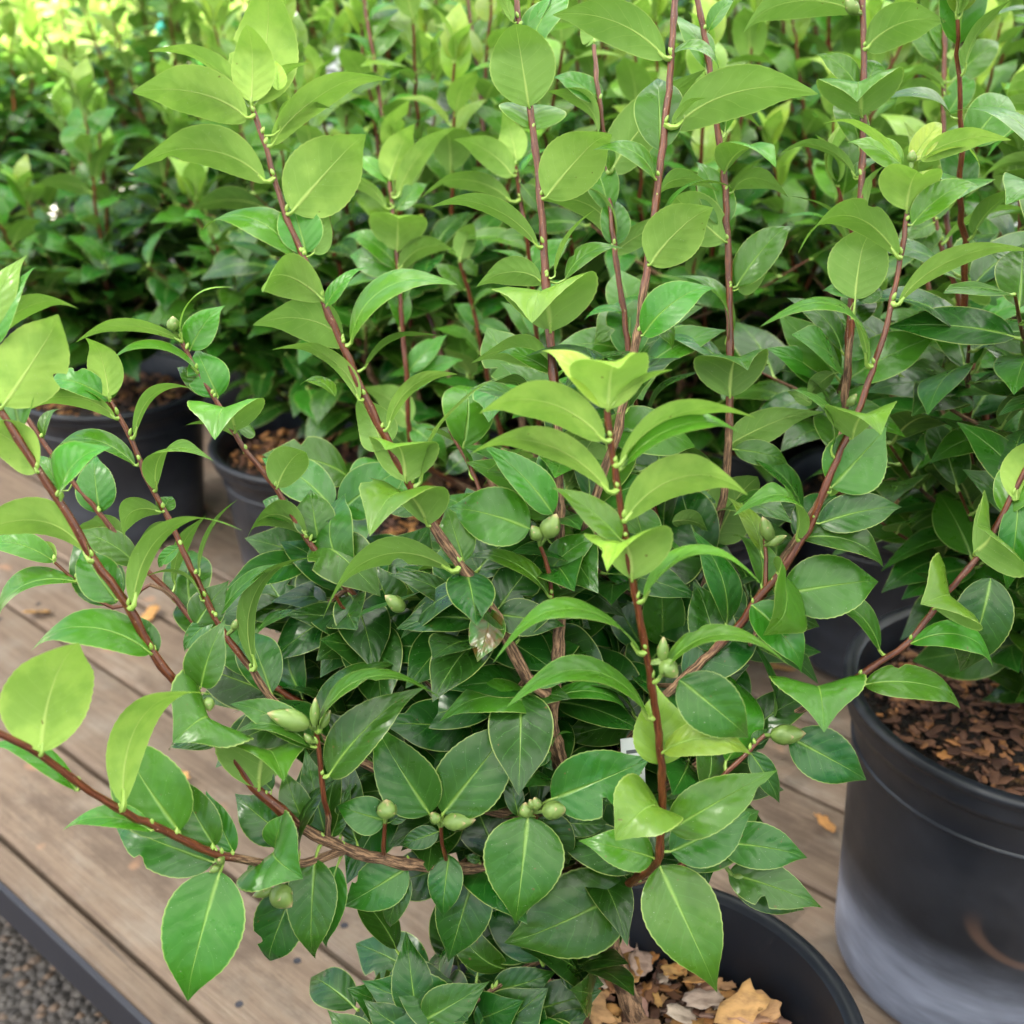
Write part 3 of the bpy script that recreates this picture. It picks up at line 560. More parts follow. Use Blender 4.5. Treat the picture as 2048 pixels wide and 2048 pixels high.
# stem crop baseX baseY tipX tipY | way the glossy side looks (0 = at us, 90 = up, 180 = its back to us) | arch | width | age | depth of the tip | V = the fold shows
LF = '''
S1 1 1388 560 1390 178 178 .06 .70 .97 -40
S1 1 1400 575 1500 0 176 .08 .66 .92 60
S1 1 1375 575 885 225 112 .10 .34 .85 60
S1 1 1365 650 735 500 138 .24 .52 .84 -120
S1 1 1465 1000 745 865 128 .24 .46 .76 -60
S1 1 1615 1170 2020 715 158 .10 .66 .82 -140 P
S1 1 1498 800 2105 372 118 .13 .34 .86 40
S1 1 1540 720 1828 592 110 .28 .40 .80 120
S1 1 1535 500 1520 320 20 .08 .5 1 60
S1 1 1420 560 1670 325 120 .1 .3 .95 90
S1 1 1640 1420 1112 1215 50 .22 .50 .55 40
S1 1 1690 1400 1600 1085 12 .10 .74 .45 60
S1 1 1730 1400 1800 1150 170 .1 .5 .6 140
S1 1 1785 1655 1440 1590 140 .42 .62 .74 -260
S1 1 1800 1690 2010 1450 25 .10 .34 .5 -40
S1 1 1900 1890 1425 1760 140 .24 .60 .62 60
S1 5 125 350 -300 10 125 .18 .34 .75 -40
S1 5 280 500 655 185 120 .22 .27 .80 -60
S1 5 455 800 955 170 78 .13 .24 .66 -60
S1 5 250 620 150 370 168 .1 .8 .62 120
S1 5 380 800 275 595 90 .28 .66 .72 -300 V
S1 5 500 1040 180 1050 90 .42 .62 .62 -330 V
S1 5 640 1290 -100 1480 128 .30 .34 .62 -60
S1 5 1065 1060 590 940 18 .16 .68 .34 100
S1 5 700 1240 600 930 6 .08 .62 .40 80
S1 5 1190 975 795 580 25 .12 .42 .32 60
S1 5 850 1500 770 1790 20 -.12 .74 .32 -80 R
S1 5 -10 330 -200 240 60 .2 .5 .6 60
S1 2 75 1890 632 1525 50 .24 .42 .58 -120
S2 2 1060 590 990 150 176 -.05 .92 .66 -110
S2 2 1085 720 1040 560 20 .1 1.3 .60 200
S2 2 1155 1090 1500 700 160 .10 .68 .78 -180 P
S2 2 1110 1360 530 1092 112 .16 .30 .58 -40
S2 2 1130 1555 775 1560 140 .32 .52 .50 60
S2 2 1180 1830 1080 1715 90 .42 .74 .70 -380 V
S2 2 1200 1525 1415 1148 105 .10 .20 .78 -120
S2 2 1260 1540 1575 1350 45 .20 .42 .52 -40
S2 2 970 120 870 -70 140 .1 .4 .7 -60
S2 2 1075 150 1190 -30 20 .1 .36 .5 20
S2 5 1190 970 1130 560 6 .1 .4 .3 90
S2 5 1260 820 1320 500 165 .2 .7 .7 60
S2 5 1250 880 1500 430 165 .1 .5 .6 80
S2 5 1180 190 880 60 30 .1 .36 .38 40
S2 5 1200 180 770 100 140 .3 .46 .5 120
S2 8 1110 200 565 235 50 .26 .42 .36 -80
S2 8 1200 130 1620 185 60 .18 .36 .28 60
S2 8 1080 50 1260 40 40 .2 .6 .3 -40
S2 8 1180 430 965 525 20 .1 .5 .22 -30
S2 8 1190 400 1300 320 90 .2 .3 .35 -80
S2 5 1170 1300 1470 1080 30 .18 .52 .3 -40
S4 2 1815 320 1190 75 138 .34 .36 .58 -80
S4 2 1730 1460 2060 1130 150 .12 .76 .76 -120 P
S4 2 1755 985 1430 800 45 .20 .52 .46 -80
S4 2 1850 700 2010 520 120 .1 .4 .7 -40
S4 3 8 700 770 480 142 .30 .40 .68 -100
S4 2 1690 1850 2080 1560 25 .2 .5 .4 -60
S4 2 1840 300 2130 420 50 .3 .4 .5 60
S4 2 1770 1100 2080 1020 120 .3 .4 .5 100
S4 2 1700 1700 1880 1930 25 .1 .5 .4 60
S3 5 1500 400 1550 120 90 .26 .66 1 -330 V
S3 5 1490 390 1150 30 30 .10 .44 .98 60
S3 5 1530 360 1850 170 120 .10 .26 .98 -20
S3 5 1475 570 785 385 136 .26 .44 .90 -120
S3 5 1500 850 752 578 128 .20 .33 .86 -120
S3 5 1560 700 2290 400 122 .20 .30 .84 -60
S3 5 1570 720 2270 490 60 .18 .34 .55 60
S3 5 1590 1010 2250 800 138 .28 .46 .88 -160
S3 5 1565 1120 1190 815 30 .08 .42 .58 -60
S3 5 1630 1340 1500 1220 90 .38 .70 .80 -330 V
S3 5 1670 1740 880 1660 80 .26 .32 .55 -120
S3 5 1690 1450 2355 1335 72 .32 .32 .66 -80
S3 5 1770 1890 2490 1760 72 .28 .27 .58 -80
S3 8 1720 240 965 85 72 .26 .34 .50 -120
S3 8 1780 500 1770 55 8 .08 .78 .78 80
S3 9 -60 430 430 412 42 .26 .44 .74 -60
S3 9 -20 860 570 525 20 .12 .44 .52 -80
S3 9 -20 980 440 760 12 .08 .66 .22 60
S3 8 1745 1015 1345 915 22 .14 .56 .48 -40
S3 8 1790 750 1540 910 55 .36 .62 .66 -200 V
S3 8 1780 1060 2115 1780 4 .06 .58 .42 -150
S3 8 1610 1185 925 1500 6 .10 .62 .22 -90
S3 9 30 30 435 365 6 .08 .64 .24 30
S25 9 250 930 745 1010 24 .16 .52 .20 -30
S25 9 300 1100 835 1290 22 .14 .46 .24 -60
S25 9 320 1140 735 1310 10 .1 .44 .12 40
S25 9 200 940 300 1090 10 .1 .5 .18 10
S22 9 640 350 1080 590 8 .08 .64 .10 -40
S22 9 420 430 590 720 10 .1 .42 .14 50
S22 9 430 380 520 300 10 .1 .6 .18 30
S9 9 760 170 830 300 90 .45 .70 .42 -350 V
S9 9 1050 60 1610 145 42 .16 .42 .42 -40
S9 6 1440 1500 1400 1455 30 .3 .8 .62 -320 V
S9 6 1310 1690 1780 1790 48 .30 .40 .44 -60
S9 6 1655 1190 1700 1030 20 .25 1.2 .60 -240 V
S9 6 1890 900 2010 545 165 .08 .66 .90 -40
S9 6 1900 900 1835 1415 14 .12 .36 .26 90
S9 6 1750 1330 1590 1870 8 .1 .56 .12 120
S8 3 1285 1160 1370 940 90 .24 .66 .82 -300 V
S8 3 1255 900 852 622 100 .10 .20 .94 -40
S8 3 1310 890 1490 648 15 .1 .42 1 40
S8 3 1360 880 1828 738 142 .18 .36 .94 -60
S8 3 1260 910 960 758 15 .1 .55 .62 80
S8 3 1350 900 1700 840 60 .15 .2 .9 100
S8 3 1315 1240 1690 985 32 .16 .42 .56 -40
S8 3 1238 1415 680 1340 108 .36 .46 .60 -100
S8 3 1235 1680 1960 1340 128 .16 .25 .76 -60
S8 6 1070 150 500 -105 68 .34 .50 .50 -100
S8 6 985 560 1140 500 90 .34 .70 .64 -300 V
S8 6 870 830 1180 490 6 .08 .78 .36 40
S8 6 860 860 1180 708 150 .2 .44 .5 110
S8 6 680 1110 358 942 72 .45 .56 .52 -120
S8 6 800 1030 1265 932 18 .14 .46 .14 60
S8 6 700 1110 1168 1258 40 .20 .44 .20 40
S8 6 600 1420 1150 1340 12 .14 .62 .32 30
S8 6 570 1300 558 1636 20 .15 .95 .46 -230 V
S8 6 430 1480 735 1850 20 .12 .56 .28 -20
S8 6 460 1480 820 1600 10 .1 .5 .12 70
S6 3 280 950 560 890 80 .30 .62 .60 -240 V
S6 3 280 1335 0 1085 166 .12 .72 .58 -40
S6 3 345 1580 655 1213 22 .12 .46 .38 30
S6 3 350 1600 500 1430 165 .1 .75 .5 90
S6 3 320 1060 625 1065 120 .34 .44 .5 60
S6 3 270 570 330 440 165 .1 .5 .6 90
S6 3 120 660 472 677 100 .22 .28 .8 80
S6 3 290 1900 20 1500 60 .25 .36 .42 40
S6 3 270 1250 130 860 10 .1 .5 .45 90
S6 6 225 1130 420 780 172 .08 .84 .34 60
S6 6 310 330 400 140 90 .4 .7 .3 -280 V
S6 6 300 600 750 395 165 .1 .4 .4 60
S6 6 330 620 640 700 10 .2 .4 .3 80
S6 3 190 170 340 -20 20 .15 .4 .45 20
S7 3 1060 270 1500 110 145 .42 .52 .58 -160
S7 3 1035 640 1010 520 90 .36 .74 .52 -320 V
S7 3 1010 480 790 285 20 .12 .56 .48 60
S7 3 1060 480 1130 320 15 .1 .6 .4 80
S7 3 1000 970 590 800 105 .20 .24 .48 40
S7 3 1060 1150 1135 910 150 .15 .26 .66 -40
S7 3 1000 60 370 145 125 .26 .38 .56 40
S7 3 990 980 1200 900 60 .2 .4 .5 90
S7 6 880 200 730 330 160 .1 .6 .3 60
S7 6 760 370 640 300 160 .1 .5 .3 60
S7b 3 1000 1650 1060 1268 176 .06 .92 .60 -40
S7b 3 990 1640 820 1600 30 .2 .6 .3 60
S7b 3 1010 1650 1165 1600 15 .1 .7 .2 40
S5 2 1510 950 1960 395 160 .14 .42 .52 -60
S5 2 1420 230 1380 90 165 .2 .8 .6 60
S5 2 1500 940 1420 740 40 .2 .5 .4 -80
S5 2 1530 1350 1120 1090 120 .3 .5 .45 60
S5 2 1460 560 1190 400 15 .1 .5 .35 60
S5 2 1530 1360 1520 1060 10 .1 .5 .35 120
S5 2 1590 1730 1360 1760 60 .2 .5 .35 60
S5 2 1530 1400 1900 1200 150 .15 .3 .5 60
S12 4 1000 20 430 -30 115 .12 .27 .76 -60
S12 4 1000 10 1265 -295 75 .22 .16 .78 -90
S12 4 1050 70 1230 -190 12 .1 .62 .52 40
S12 4 1090 190 562 140 68 .22 .32 .48 -80
S12 4 1205 330 1080 60 8 .12 .74 .42 50
S12 4 1180 320 960 150 10 .1 .4 .3 60
S12 4 1300 520 1185 520 90 .42 .70 .62 -300 V
S12 4 1310 510 1400 490 20 .1 1 .34 140
S12 4 1350 640 1050 460 120 .2 .3 .5 60
S12 4 1530 830 1680 620 150 .25 .76 .66 -80
S12 4 1695 1095 1350 1110 128 .46 .56 .40 -120
S12 4 1755 1110 1710 835 6 .08 .84 .30 40
S12 4 1600 950 1440 900 8 .1 .62 .26 60
S13 4 600 330 520 -10 172 .08 .62 .88 -80
S13 4 640 450 118 378 126 .22 .38 .80 -80
S13 4 610 350 230 280 30 .3 .36 .5 80
S13 4 610 340 650 180 10 .1 .5 .5 60
S13 4 740 545 1150 300 105 .32 .26 .60 -40
S13 4 860 840 1172 672 80 .38 .50 .62 -160
S13 4 745 705 250 620 60 .22 .34 .48 40
S13 4 890 965 680 1115 128 .55 .58 .60 -80
S13 4 900 960 950 870 8 .1 1 .36 60
S13 4 1000 1160 740 1160 120 .4 .4 .55 60
S13 4 990 1160 860 1280 20 .1 .4 .4 80
S13 4 1100 1310 1300 890 100 .12 .16 .4 60
S13 4 1115 1455 775 1325 105 .26 .34 .50 -40
S13 4 1080 1590 1265 1340 6 .08 .72 .22 30
S13 4 1205 1545 1550 1225 45 .1 .26 .3 40
S13 4 1405 1820 1712 1158 112 .26 .27 .34 -60
S13 4 1180 1550 990 1750 20 .1 .4 .2 60
S14 4 350 850 200 640 20 .2 .4 .4 40
S14 4 550 970 520 640 6 .1 .66 .30 60
S14 4 690 1200 380 1070 128 .32 .52 .46 40
S14 4 640 1470 400 1080 10 .1 .6 .24 80
S14 4 110 330 40 330 20 .2 .9 .45 -80
S14 4 240 560 330 380 30 .2 .4 .35 60
S14 4 560 970 440 800 10 .1 .4 .35 40
S26 4 300 1240 -80 1140 40 .2 .4 .55 30
S26 4 420 1350 -60 1600 58 .24 .42 .50 -40
S26 4 310 1220 180 1150 140 .2 .6 .8 40
S11 4 20 380 360 -150 162 .08 .62 .92 -60
S11 4 -60 60 190 -400 12 .1 .35 .55 20
S11 4 -80 -20 140 -460 10 .1 .45 .7 20
S11 4 -60 30 410 -210 120 .22 .34 .8 60
S11 4 205 745 -170 470 152 .20 .64 .90 -80
S11 4 345 880 560 590 24 .15 .62 .52 -120 V
S11 4 500 1235 -260 1140 132 .32 .42 .82 -100
S11 4 640 1450 430 1150 10 .1 .6 .3 120
S11 4 735 1480 1290 990 112 .28 .30 .68 -100
S11 4 830 1745 168 1660 52 .22 .46 .46 -100
S11 4 1110 1930 1240 1555 10 .1 .62 .26 -30
S11 4 860 1750 730 1510 10 .1 .5 .2 80
S11 7 1150 310 960 370 50 .5 .95 .34 -240 V
S11 7 1180 400 910 400 40 .2 .4 .14 60
S11 7 1430 630 1560 545 90 .40 .66 .52 -330 V
S11 7 1690 850 1560 520 6 .1 .54 .24 20
S11 7 1600 910 1290 660 8 .1 .66 .14 60
S11 7 1500 640 1330 440 10 .1 .6 .12 60
S11 7 1540 970 1655 1122 30 .35 .95 .32 -220 V
S11 7 1520 965 1590 758 25 .12 .72 .42 -60
S11 7 1740 1020 1715 1612 4 .06 .50 .22 -20
S11 7 1860 1060 1780 1530 16 .08 .44 .26 40
S11 7 1640 1150 1460 1625 6 .1 .58 .10 60
S11 7 1370 1060 1490 1155 12 .1 .5 .24 10
S11 8 390 1070 20 1290 10 .1 .62 .24 40
S11 8 385 1100 270 1430 12 .1 .40 .16 70
S11 8 620 1000 580 1355 6 .1 .60 .16 -40
S11 8 760 1100 610 1600 4 .1 .60 .12 40
S11 8 790 1030 700 1000 10 .1 .6 .16 0
S15 7 230 430 415 -190 138 .16 .86 .96 -60 P
S15 7 420 640 -80 350 66 .14 .28 .50 20
S15 7 680 720 1155 88 122 .30 .36 .92 -200
S15 7 990 870 620 300 8 .08 .62 .42 60
S15 7 1185 950 955 530 8 .1 .52 .30 50
S15 7 1290 985 1130 640 14 .1 .38 .28 70
S15 7 1180 1040 600 820 18 .12 .50 .18 60
S15 7 835 865 340 845 55 .20 .34 .52 -40
S15 7 1215 1090 1015 1830 2 .06 .66 .32 -100
S16 7 1725 400 1272 150 40 .16 .38 .28 20
S16 7 1760 310 2410 65 70 .28 .30 .34 -60
S16 7 1815 560 2320 45 30 .10 .42 .20 -40
S16 7 1720 400 1290 290 60 .2 .3 .24 -30
S16 7 1800 900 1900 400 20 .1 .3 .14 60
S16 7 1800 900 1680 400 10 .1 .36 .12 80
S16 7 1830 900 1940 600 10 .1 .4 .18 60
S19 8 510 770 185 245 2 .06 .58 .22 -30
S19 8 585 770 1006 232 4 .06 .58 .22 -10
S19 8 560 870 330 950 10 .1 .5 .1 40
S18 8 270 810 -20 720 10 .1 .7 .24 30
S18 8 290 820 420 740 10 .1 .5 .12 30
S20 8 1055 785 985 1395 0 .05 .80 .24 -80
S20 8 1185 690 1745 460 6 .08 .62 .24 -20
S20 8 1000 780 930 500 10 .1 .4 .1 60
S20 8 1230 820 1510 830 10 .1 .5 .14 60
S20 8 1100 800 1290 1060 10 .1 .8 .1 80
S17 5 1150 980 1120 970 10 .1 .5 .2 20
S17 5 1170 1430 690 1180 60 .16 .3 .36 -20
S2 5 1180 1290 1260 1220 20 .1 .6 .3 -60
S1 5 880 1530 1270 1590 12 .06 .56 .10 10
S24 5 660 1730 1440 1500 8 .1 .3 .1 90
S12 5 400 1740 760 1420 8 .08 .56 .16 -70
S12 5 315 1545 190 1240 6 .06 .80 .12 -20
S12 5 390 1470 780 1300 120 .26 .5 .4 -40
S12 5 120 1740 -60 1650 10 .1 .6 .12 10
S12 5 560 1660 700 1900 160 .1 .7 .3 60
S24 5 1090 1400 750 1330 150 .2 .5 .3 60
S24 5 460 950 220 930 10 .1 .5 .15 60
S5 5 1680 1700 1490 1400 4 .08 .56 .14 -10
S5 5 1560 1120 1900 1230 30 .16 .6 .28 -90
S5 5 1690 1690 1560 1900 8 .1 .7 .12 10
S6 5 1795 1700 1780 1190 6 .06 .50 .30 -90
S6 6 -40 1290 90 1640 10 .1 .7 .14 30
S6 6 300 1330 200 1700 8 .1 .72 .14 -10
S6 6 -10 1020 190 1060 150 .25 .6 .4 -60
S8 6 240 1740 120 1340 8 .06 .70 .12 60
S8 8 1250 1240 1420 1400 10 .1 .4 .12 80
S23 8 670 1860 130 1700 8 .1 .62 .10 40
S23 8 480 1910 840 1700 12 .08 .60 .24 -60
S23 8 440 1900 380 1430 6 .1 .52 .12 60
S23 8 860 1750 1230 1640 10 .1 .52 .12 20
S23 8 1230 1640 1480 1720 8 .1 .56 .10 50
S23 8 1070 1960 1075 1730 2 .05 .72 .12 -40
S23 8 200 2050 -60 1860 10 .1 .6 .2 20
S23 8 470 2010 860 1960 8 .1 .5 .2 -20
S23 8 420 1990 140 1800 8 .1 .6 .12 10
S23 8 1150 1990 1420 1830 8 .1 .5 .1 40
S23 8 900 1780 1000 2040 8 .1 .6 .1 60
S23 8 780 1950 900 1740 8 .1 .6 .14 80
'''
# flower buds: stem crop x y direction(x,y) length radius (crop px)
BUDS = '''
S16 7 1712 285 -240 -75 245 55
S16 7 1735 290 10 -170 165 26
S16 7 1770 300 60 -110 120 24
S16 7 1720 380 -40 -60 70 20
S18 8 275 795 0 -110 110 54
S19 8 585 820 180 -20 185 48
S19 8 560 825 -40 -70 80 30
S20 8 1130 755 140 -15 145 50
S20 8 1045 790 -5 -85 90 38
S20 8 1110 745 -20 -70 76 28
S20 8 1085 740 -25 -60 60 22
S15 7 1225 1040 0 -10 80 22
S15 7 1215 1060 -60 30 66 20
S13 5 375 1510 -115 -90 140 40
S17 5 1150 1110 60 -130 150 52
S17 5 1120 1120 -40 -70 95 36
S3 5 1795 1790 5 -130 140 30
S3 5 1790 1790 90 90 125 50
S21 6 535 1130 -50 -135 150 36
S21 6 520 1150 110 -60 115 26
S22 9 530 340 180 -15 195 52
S25 9 320 1125 100 -10 100 26
S11 7 1505 1180 110 100 150 62
S11 7 1510 1190 -110 30 120 26
S12 1 960 1830 0 -70 85 34
S11 7 1150 130 10 60 80 30
S11 7 1110 240 -100 25 100 18
S13 4 1290 1620 20 -70 70 20
S8 3 1310 900 0 -60 70 26
S7 3 1010 80 -70 -90 110 34
S7b 6 960 380 40 -60 80 24
'''
OR = {i + 1: ((0, 674, 1348)[i % 3], (0, 674, 1348)[i // 3]) for i in range(9)}; CS = 700 / 1932
def crop(c, x, y): return OR[c][0] + x * CS, OR[c][1] + y * CS
rng = np.random.RandomState(11)
STEM_PTS = {}
def stem_depth(table, name, px, py):
    """distance of the stem point that lies nearest to a pixel"""
    best = (1e9, 0, None); p = table[name][0]
    for (a, b) in zip(p[:-1], p[1:]):
        ax, ay, bx, by = a[0], a[1], b[0], b[1]; l2 = (bx - ax) ** 2 + (by - ay) ** 2
        t = max(0, min(1, ((px - ax) * (bx - ax) + (py - ay) * (by - ay)) / l2)); qx, qy = ax + t * (bx - ax), ay + t * (by - ay); d = a[2] + t * (b[2] - a[2])
        e = math.hypot(px - qx, py - qy)
        if e < best[0]: best = (e, d, P(qx, qy, d))
    return best
def parent_keep(o, par):                       # geometry was made in world space
    o.parent = par; c = par.location
    if par.rotation_euler[2]:
        o.matrix_parent_inverse = (Matrix.Translation(c) @ Matrix.Rotation(par.rotation_euler[2], 4, 'Z')).inverted()
    else: o.location = (-c[0], -c[1], -c[2])
    return o
def merge(dst, src):
    for v, f, mi, uv, at in zip(src.v, src.f, src.mi, src.uv, src.at):
        dst.v.append(v); dst.f.append(f + dst.n); dst.mi.append(mi); dst.uv.append(uv); dst.at.append(at)
    dst.n += src.n
def build_stems(table, par):
    for nm, (pts, r0, r1, wf) in table.items():
        q = smooth_path([P(*p) for p in pts], 0.006); n = len(q); f = np.linspace(0, 1, n)
        rad = (r0 * .5 * (1 - f) ** 1.3 + r1 * .5 * (1 - (1 - f) ** 1.3)) / 1000 * 1.6
        if nm == 'T': rad = np.linspace(r0, r1, n) / 1000
        Ls = np.concatenate([[0], np.cumsum(np.linalg.norm(np.diff(q, axis=0), axis=1))])
        rad = rad * (1 + 0.20 * np.exp(-((Ls % 0.027 - 0.013) / 0.003) ** 2) + rng.normal(0, .012, n))
        q[1:-1] += rng.normal(0, 0.00022, (n - 2, 3))
        mb = MB(); tube(mb, q, rad, 10, 0, wood=np.clip((wf - f) * 6 + .2, 0, 1), vscale=30)
        STEM_PTS[nm] = q
        parent_keep(mb.build('trunk' if nm == 'T' else 'stem', MSTEM), par)
BASES = {}
def build_leaves(table, spec, par):
    out = []
    for ln in spec.strip().splitlines():
        t = ln.split(); nm = t[0]; c = int(t[1]); bx, by = crop(c, float(t[2]), float(t[3])); tx, ty = crop(c, float(t[4]), float(t[5]))
        roll, k, wd, age_glow, dz = map(float, t[6:11]); flag = t[11] if len(t) > 11 else ''
        e, d, ap = stem_depth(table, nm, bx, by); dz = dz * CS * d / FPX
        d0 = d + (0.002 if dz > 0 else -0.003); B = P(bx, by, d0); E = P(tx, ty, d0 + dz)
        Cv = E - B; L = np.linalg.norm(Cv); cd = Cv / L
        ch2 = np.array((tx - bx, -(ty - by))); ch2 = ch2 / (np.linalg.norm(ch2) + 1e-9)
        U = cR * (-ch2[1]) + cU * ch2[0]
        if U @ cU < 0: U = -U
        if flag == 'V': U = cU
        E1 = unit(U - cd * (U @ cd)); E2 = np.cross(cd, E1)
        if E2 @ -cF < 0: E2 = -E2
        Nr = E1 * math.sin(R(roll)) + E2 * math.cos(R(roll))
        fold = rng.uniform(.24, .50) if flag != 'V' else rng.uniform(.48, .62)
        if flag == 'V': wd *= 1.55
        elif 98 < roll < 150: wd *= .88
        mb = MB(); blunt = roll > 150 and wd > .64 and flag != 'P'
        arc = leaf(mb, B, E, Nr, k, wd, fold, 30, 6, age_glow, rng.rand(), 1.0 if flag == 'R' else 0.0, rng, attach=ap if e < 45 else None, serr=0.014, twist=rng.uniform(-.3, .3), curl=rng.uniform(.05, .24), acum=0.0 if blunt else 0.3, peak=rng.uniform(.49, .53) if blunt else rng.uniform(.34, .40) if roll < 35 and flag != 'V' else rng.uniform(.40, .46), tipcurl=rng.uniform(.25, .42) if roll > 150 else rng.uniform(.03, .2))
        BASES.setdefault(nm, []).append(B)
        if e < 45: egg(mb, ap - cF * .0015 + cU * .001, unit(B - ap) * .5 + cU, rng.uniform(.003, .0052), .0011, int(bx), False, 1)
        out.append((arc * arc * wd / d ** 2, mb, arc))
    out.sort(key=lambda h: -h[0])
    for s_, mb, a_ in out[:100]: parent_keep(mb.build('leaf', [MLEAF, MPET]), par)
    rest = MB()
    for s_, mb, a_ in out[100:]: merge(rest, mb)
    return rest
HERO_LOC = P(1300, 2060, .775)
hero = empty('potted_camellia', (HERO_LOC[0], HERO_LOC[1], 0))
tag(hero, 'large foreground camellia with spreading red-brown stems, in a black pot of loose bark', 'potted plant')
hero['group'] = 'camellias in black nursery pots'
build_stems(ST, hero)
rest = build_leaves(ST, LF, hero)
# twigs and older leaves in the heart of the bush
def foliage_leaf(mb, lf, nu, nv, petiole=True, serr=0.0):
    B, E, nn, k, wd, age_glow, ap, ll = lf
    leaf(mb, B, E, nn, k, wd, rng.uniform(.1, .35), nu, nv, age_glow, rng.rand(), 0, rng, attach=ap if petiole else None, twist=rng.uniform(-.2, .2), serr=serr)
def along_stems(table, out, f0=.12, gap=.013, seed=3):
    rg = np.random.RandomState(seed)
    for nm in table:
        if nm in ('T', 'S16', 'S17', 'S18', 'S19', 'S20', 'S26', 'S27', 'S7b'): continue
        q = STEM_PTS[nm]; n = len(q); L = np.concatenate([[0], np.cumsum(np.linalg.norm(np.diff(q, axis=0), axis=1))]); z = L[-1] * f0; ph = rg.uniform(0, 6)
        while z < L[-1] * .93:
            i = int(np.searchsorted(L, z)); i = min(i, n - 1); p = q[i]; z += rg.uniform(.016, .030); ph += 2.4
            if any(np.linalg.norm(p - b) < gap for b in BASES.get(nm, [])): continue
            rad = np.array((math.cos(ph), math.sin(ph), 0))
            if rad[1] < 0.0: rad[1] = abs(rad[1]) * .8; rad = unit(rad)         # the gaps on the far side of the stem
            T = unit(q[min(n - 1, i + 2)] - q[max(0, i - 2)]); el = R(rg.uniform(10, 50)); up = unit(T * .6 + np.array((0, 0, .6)))
            td = unit(rad * math.cos(el) + up * math.sin(el)); nn = -rad * math.sin(el) + up * math.cos(el) + rg.normal(0, .25, 3)
            f = z / L[-1]; ll = rg.uniform(.046, .068); age_glow = float(np.clip((f - .25) * .75 + rg.uniform(-.08, .1), .05, .7))
            foliage_leaf(out, (p + td * .006, p + td * ll, nn, rg.uniform(.12, .28), rg.uniform(.42, .56), age_glow, p, ll), 18, 4)
along_stems(ST, rest)
inner = MB()
for q in range(115):
    src = rng.choice(['T', 'T', 'S1', 'S2', 'S5', 'S6', 'S7', 'S8', 'S12', 'S13', 'S14', 'S24', 'S9', 'S11', 'S4', 'S13', 'S14', 'S12'])
    pts = STEM_PTS[src]; n = len(pts); a = pts[rng.randint(0, int(n * (.6 if src in ("T", "S5", "S6", "S7", "S12", "S14", "S24") else .3)) + 1)]
    d, px, py = sight(a); tpx = px + rng.uniform(-260, 200); tpy = py + rng.uniform(-170, 110)
    if tpx < 330 and tpy > 900: continue
    if tpy > 1620 or (tpx > 1450 and tpy > 1150) or tpy < 560: continue
    b = P(tpx, tpy, max(d + rng.uniform(.05, .16), rng.uniform(.745, .80))); pa = smooth_path([a, (a + b) / 2 + (0, 0, -.008), b], .01); tube(inner, pa, np.linspace(.0016, .0009, len(pa)), 6, 0, wood=.6, vscale=30)
    ph = rng.uniform(0, 6)
    for k in range(9):
        pp = pa[min(len(pa) - 1, int((k + 1) / 9 * (len(pa) - 1)))]; ph += 2.4; el = R(rng.uniform(-35, 35)); ll = rng.uniform(.050, .072)
        rad = np.array((math.cos(ph), math.sin(ph), 0)); td = rad * math.cos(el) + np.array((0, 0, math.sin(el)))
        foliage_leaf(rest, (pp + td * .005, pp + td * ll, -rad * math.sin(el) + np.array((0, -.35, math.cos(el))) + rng.normal(0, .3, 3), rng.uniform(.04, .16), rng.uniform(.48, .62), rng.uniform(.0, .13) + max(0, min(.34, (1150 - tpy) / 900)), pp, ll), 14, 4)
for q in range(42):                              # low side shoot over the rim
    px, py = rng.uniform(680, 1190), rng.uniform(1880, 2090)
    if py < 1960 and px < 790: continue
    d = rng.uniform(.735, .80); pp = P(px, py, d); a = rng.uniform(0, 6.28); el = R(rng.uniform(-20, 50)); ll = rng.uniform(.045, .065)
    td = np.array((math.cos(a) * math.cos(el), math.sin(a) * math.cos(el), math.sin(el)))
    foliage_leaf(rest, (pp, pp + td * ll, np.array((0, -.5, 1)) + rng.normal(0, .3, 3), rng.uniform(.05, .16), rng.uniform(.5, .64), rng.uniform(0, .15), pp - td * .004, ll), 16, 4)
o = rest.build('foliage', [MLEAF, MPET]); tag(o, kind='stuff'); parent_keep(o, hero)
o = inner.build('twigs', MSTEM); tag(o, kind='stuff'); parent_keep(o, hero)
# buds
for i, ln in enumerate(BUDS.strip().splitlines()):
    t = ln.split(); x, y = crop(int(t[1]), float(t[2]), float(t[3])); e, d, ap = stem_depth(ST, t[0], x, y); s = CS * d / FPX
    mb = MB(); base = P(x, y, d - .004); ax = cR * float(t[4]) - cU * float(t[5]) - cF * 20
    egg(mb, base, ax, float(t[6]) * s, float(t[7]) * s * 1.0, i)
    if np.linalg.norm(base - ap) < .03: tube(mb, [ap, base + unit(ax) * .001], [.0012, .0014], 6)
    parent_keep(mb.build('flower_bud', MBUD), hero)

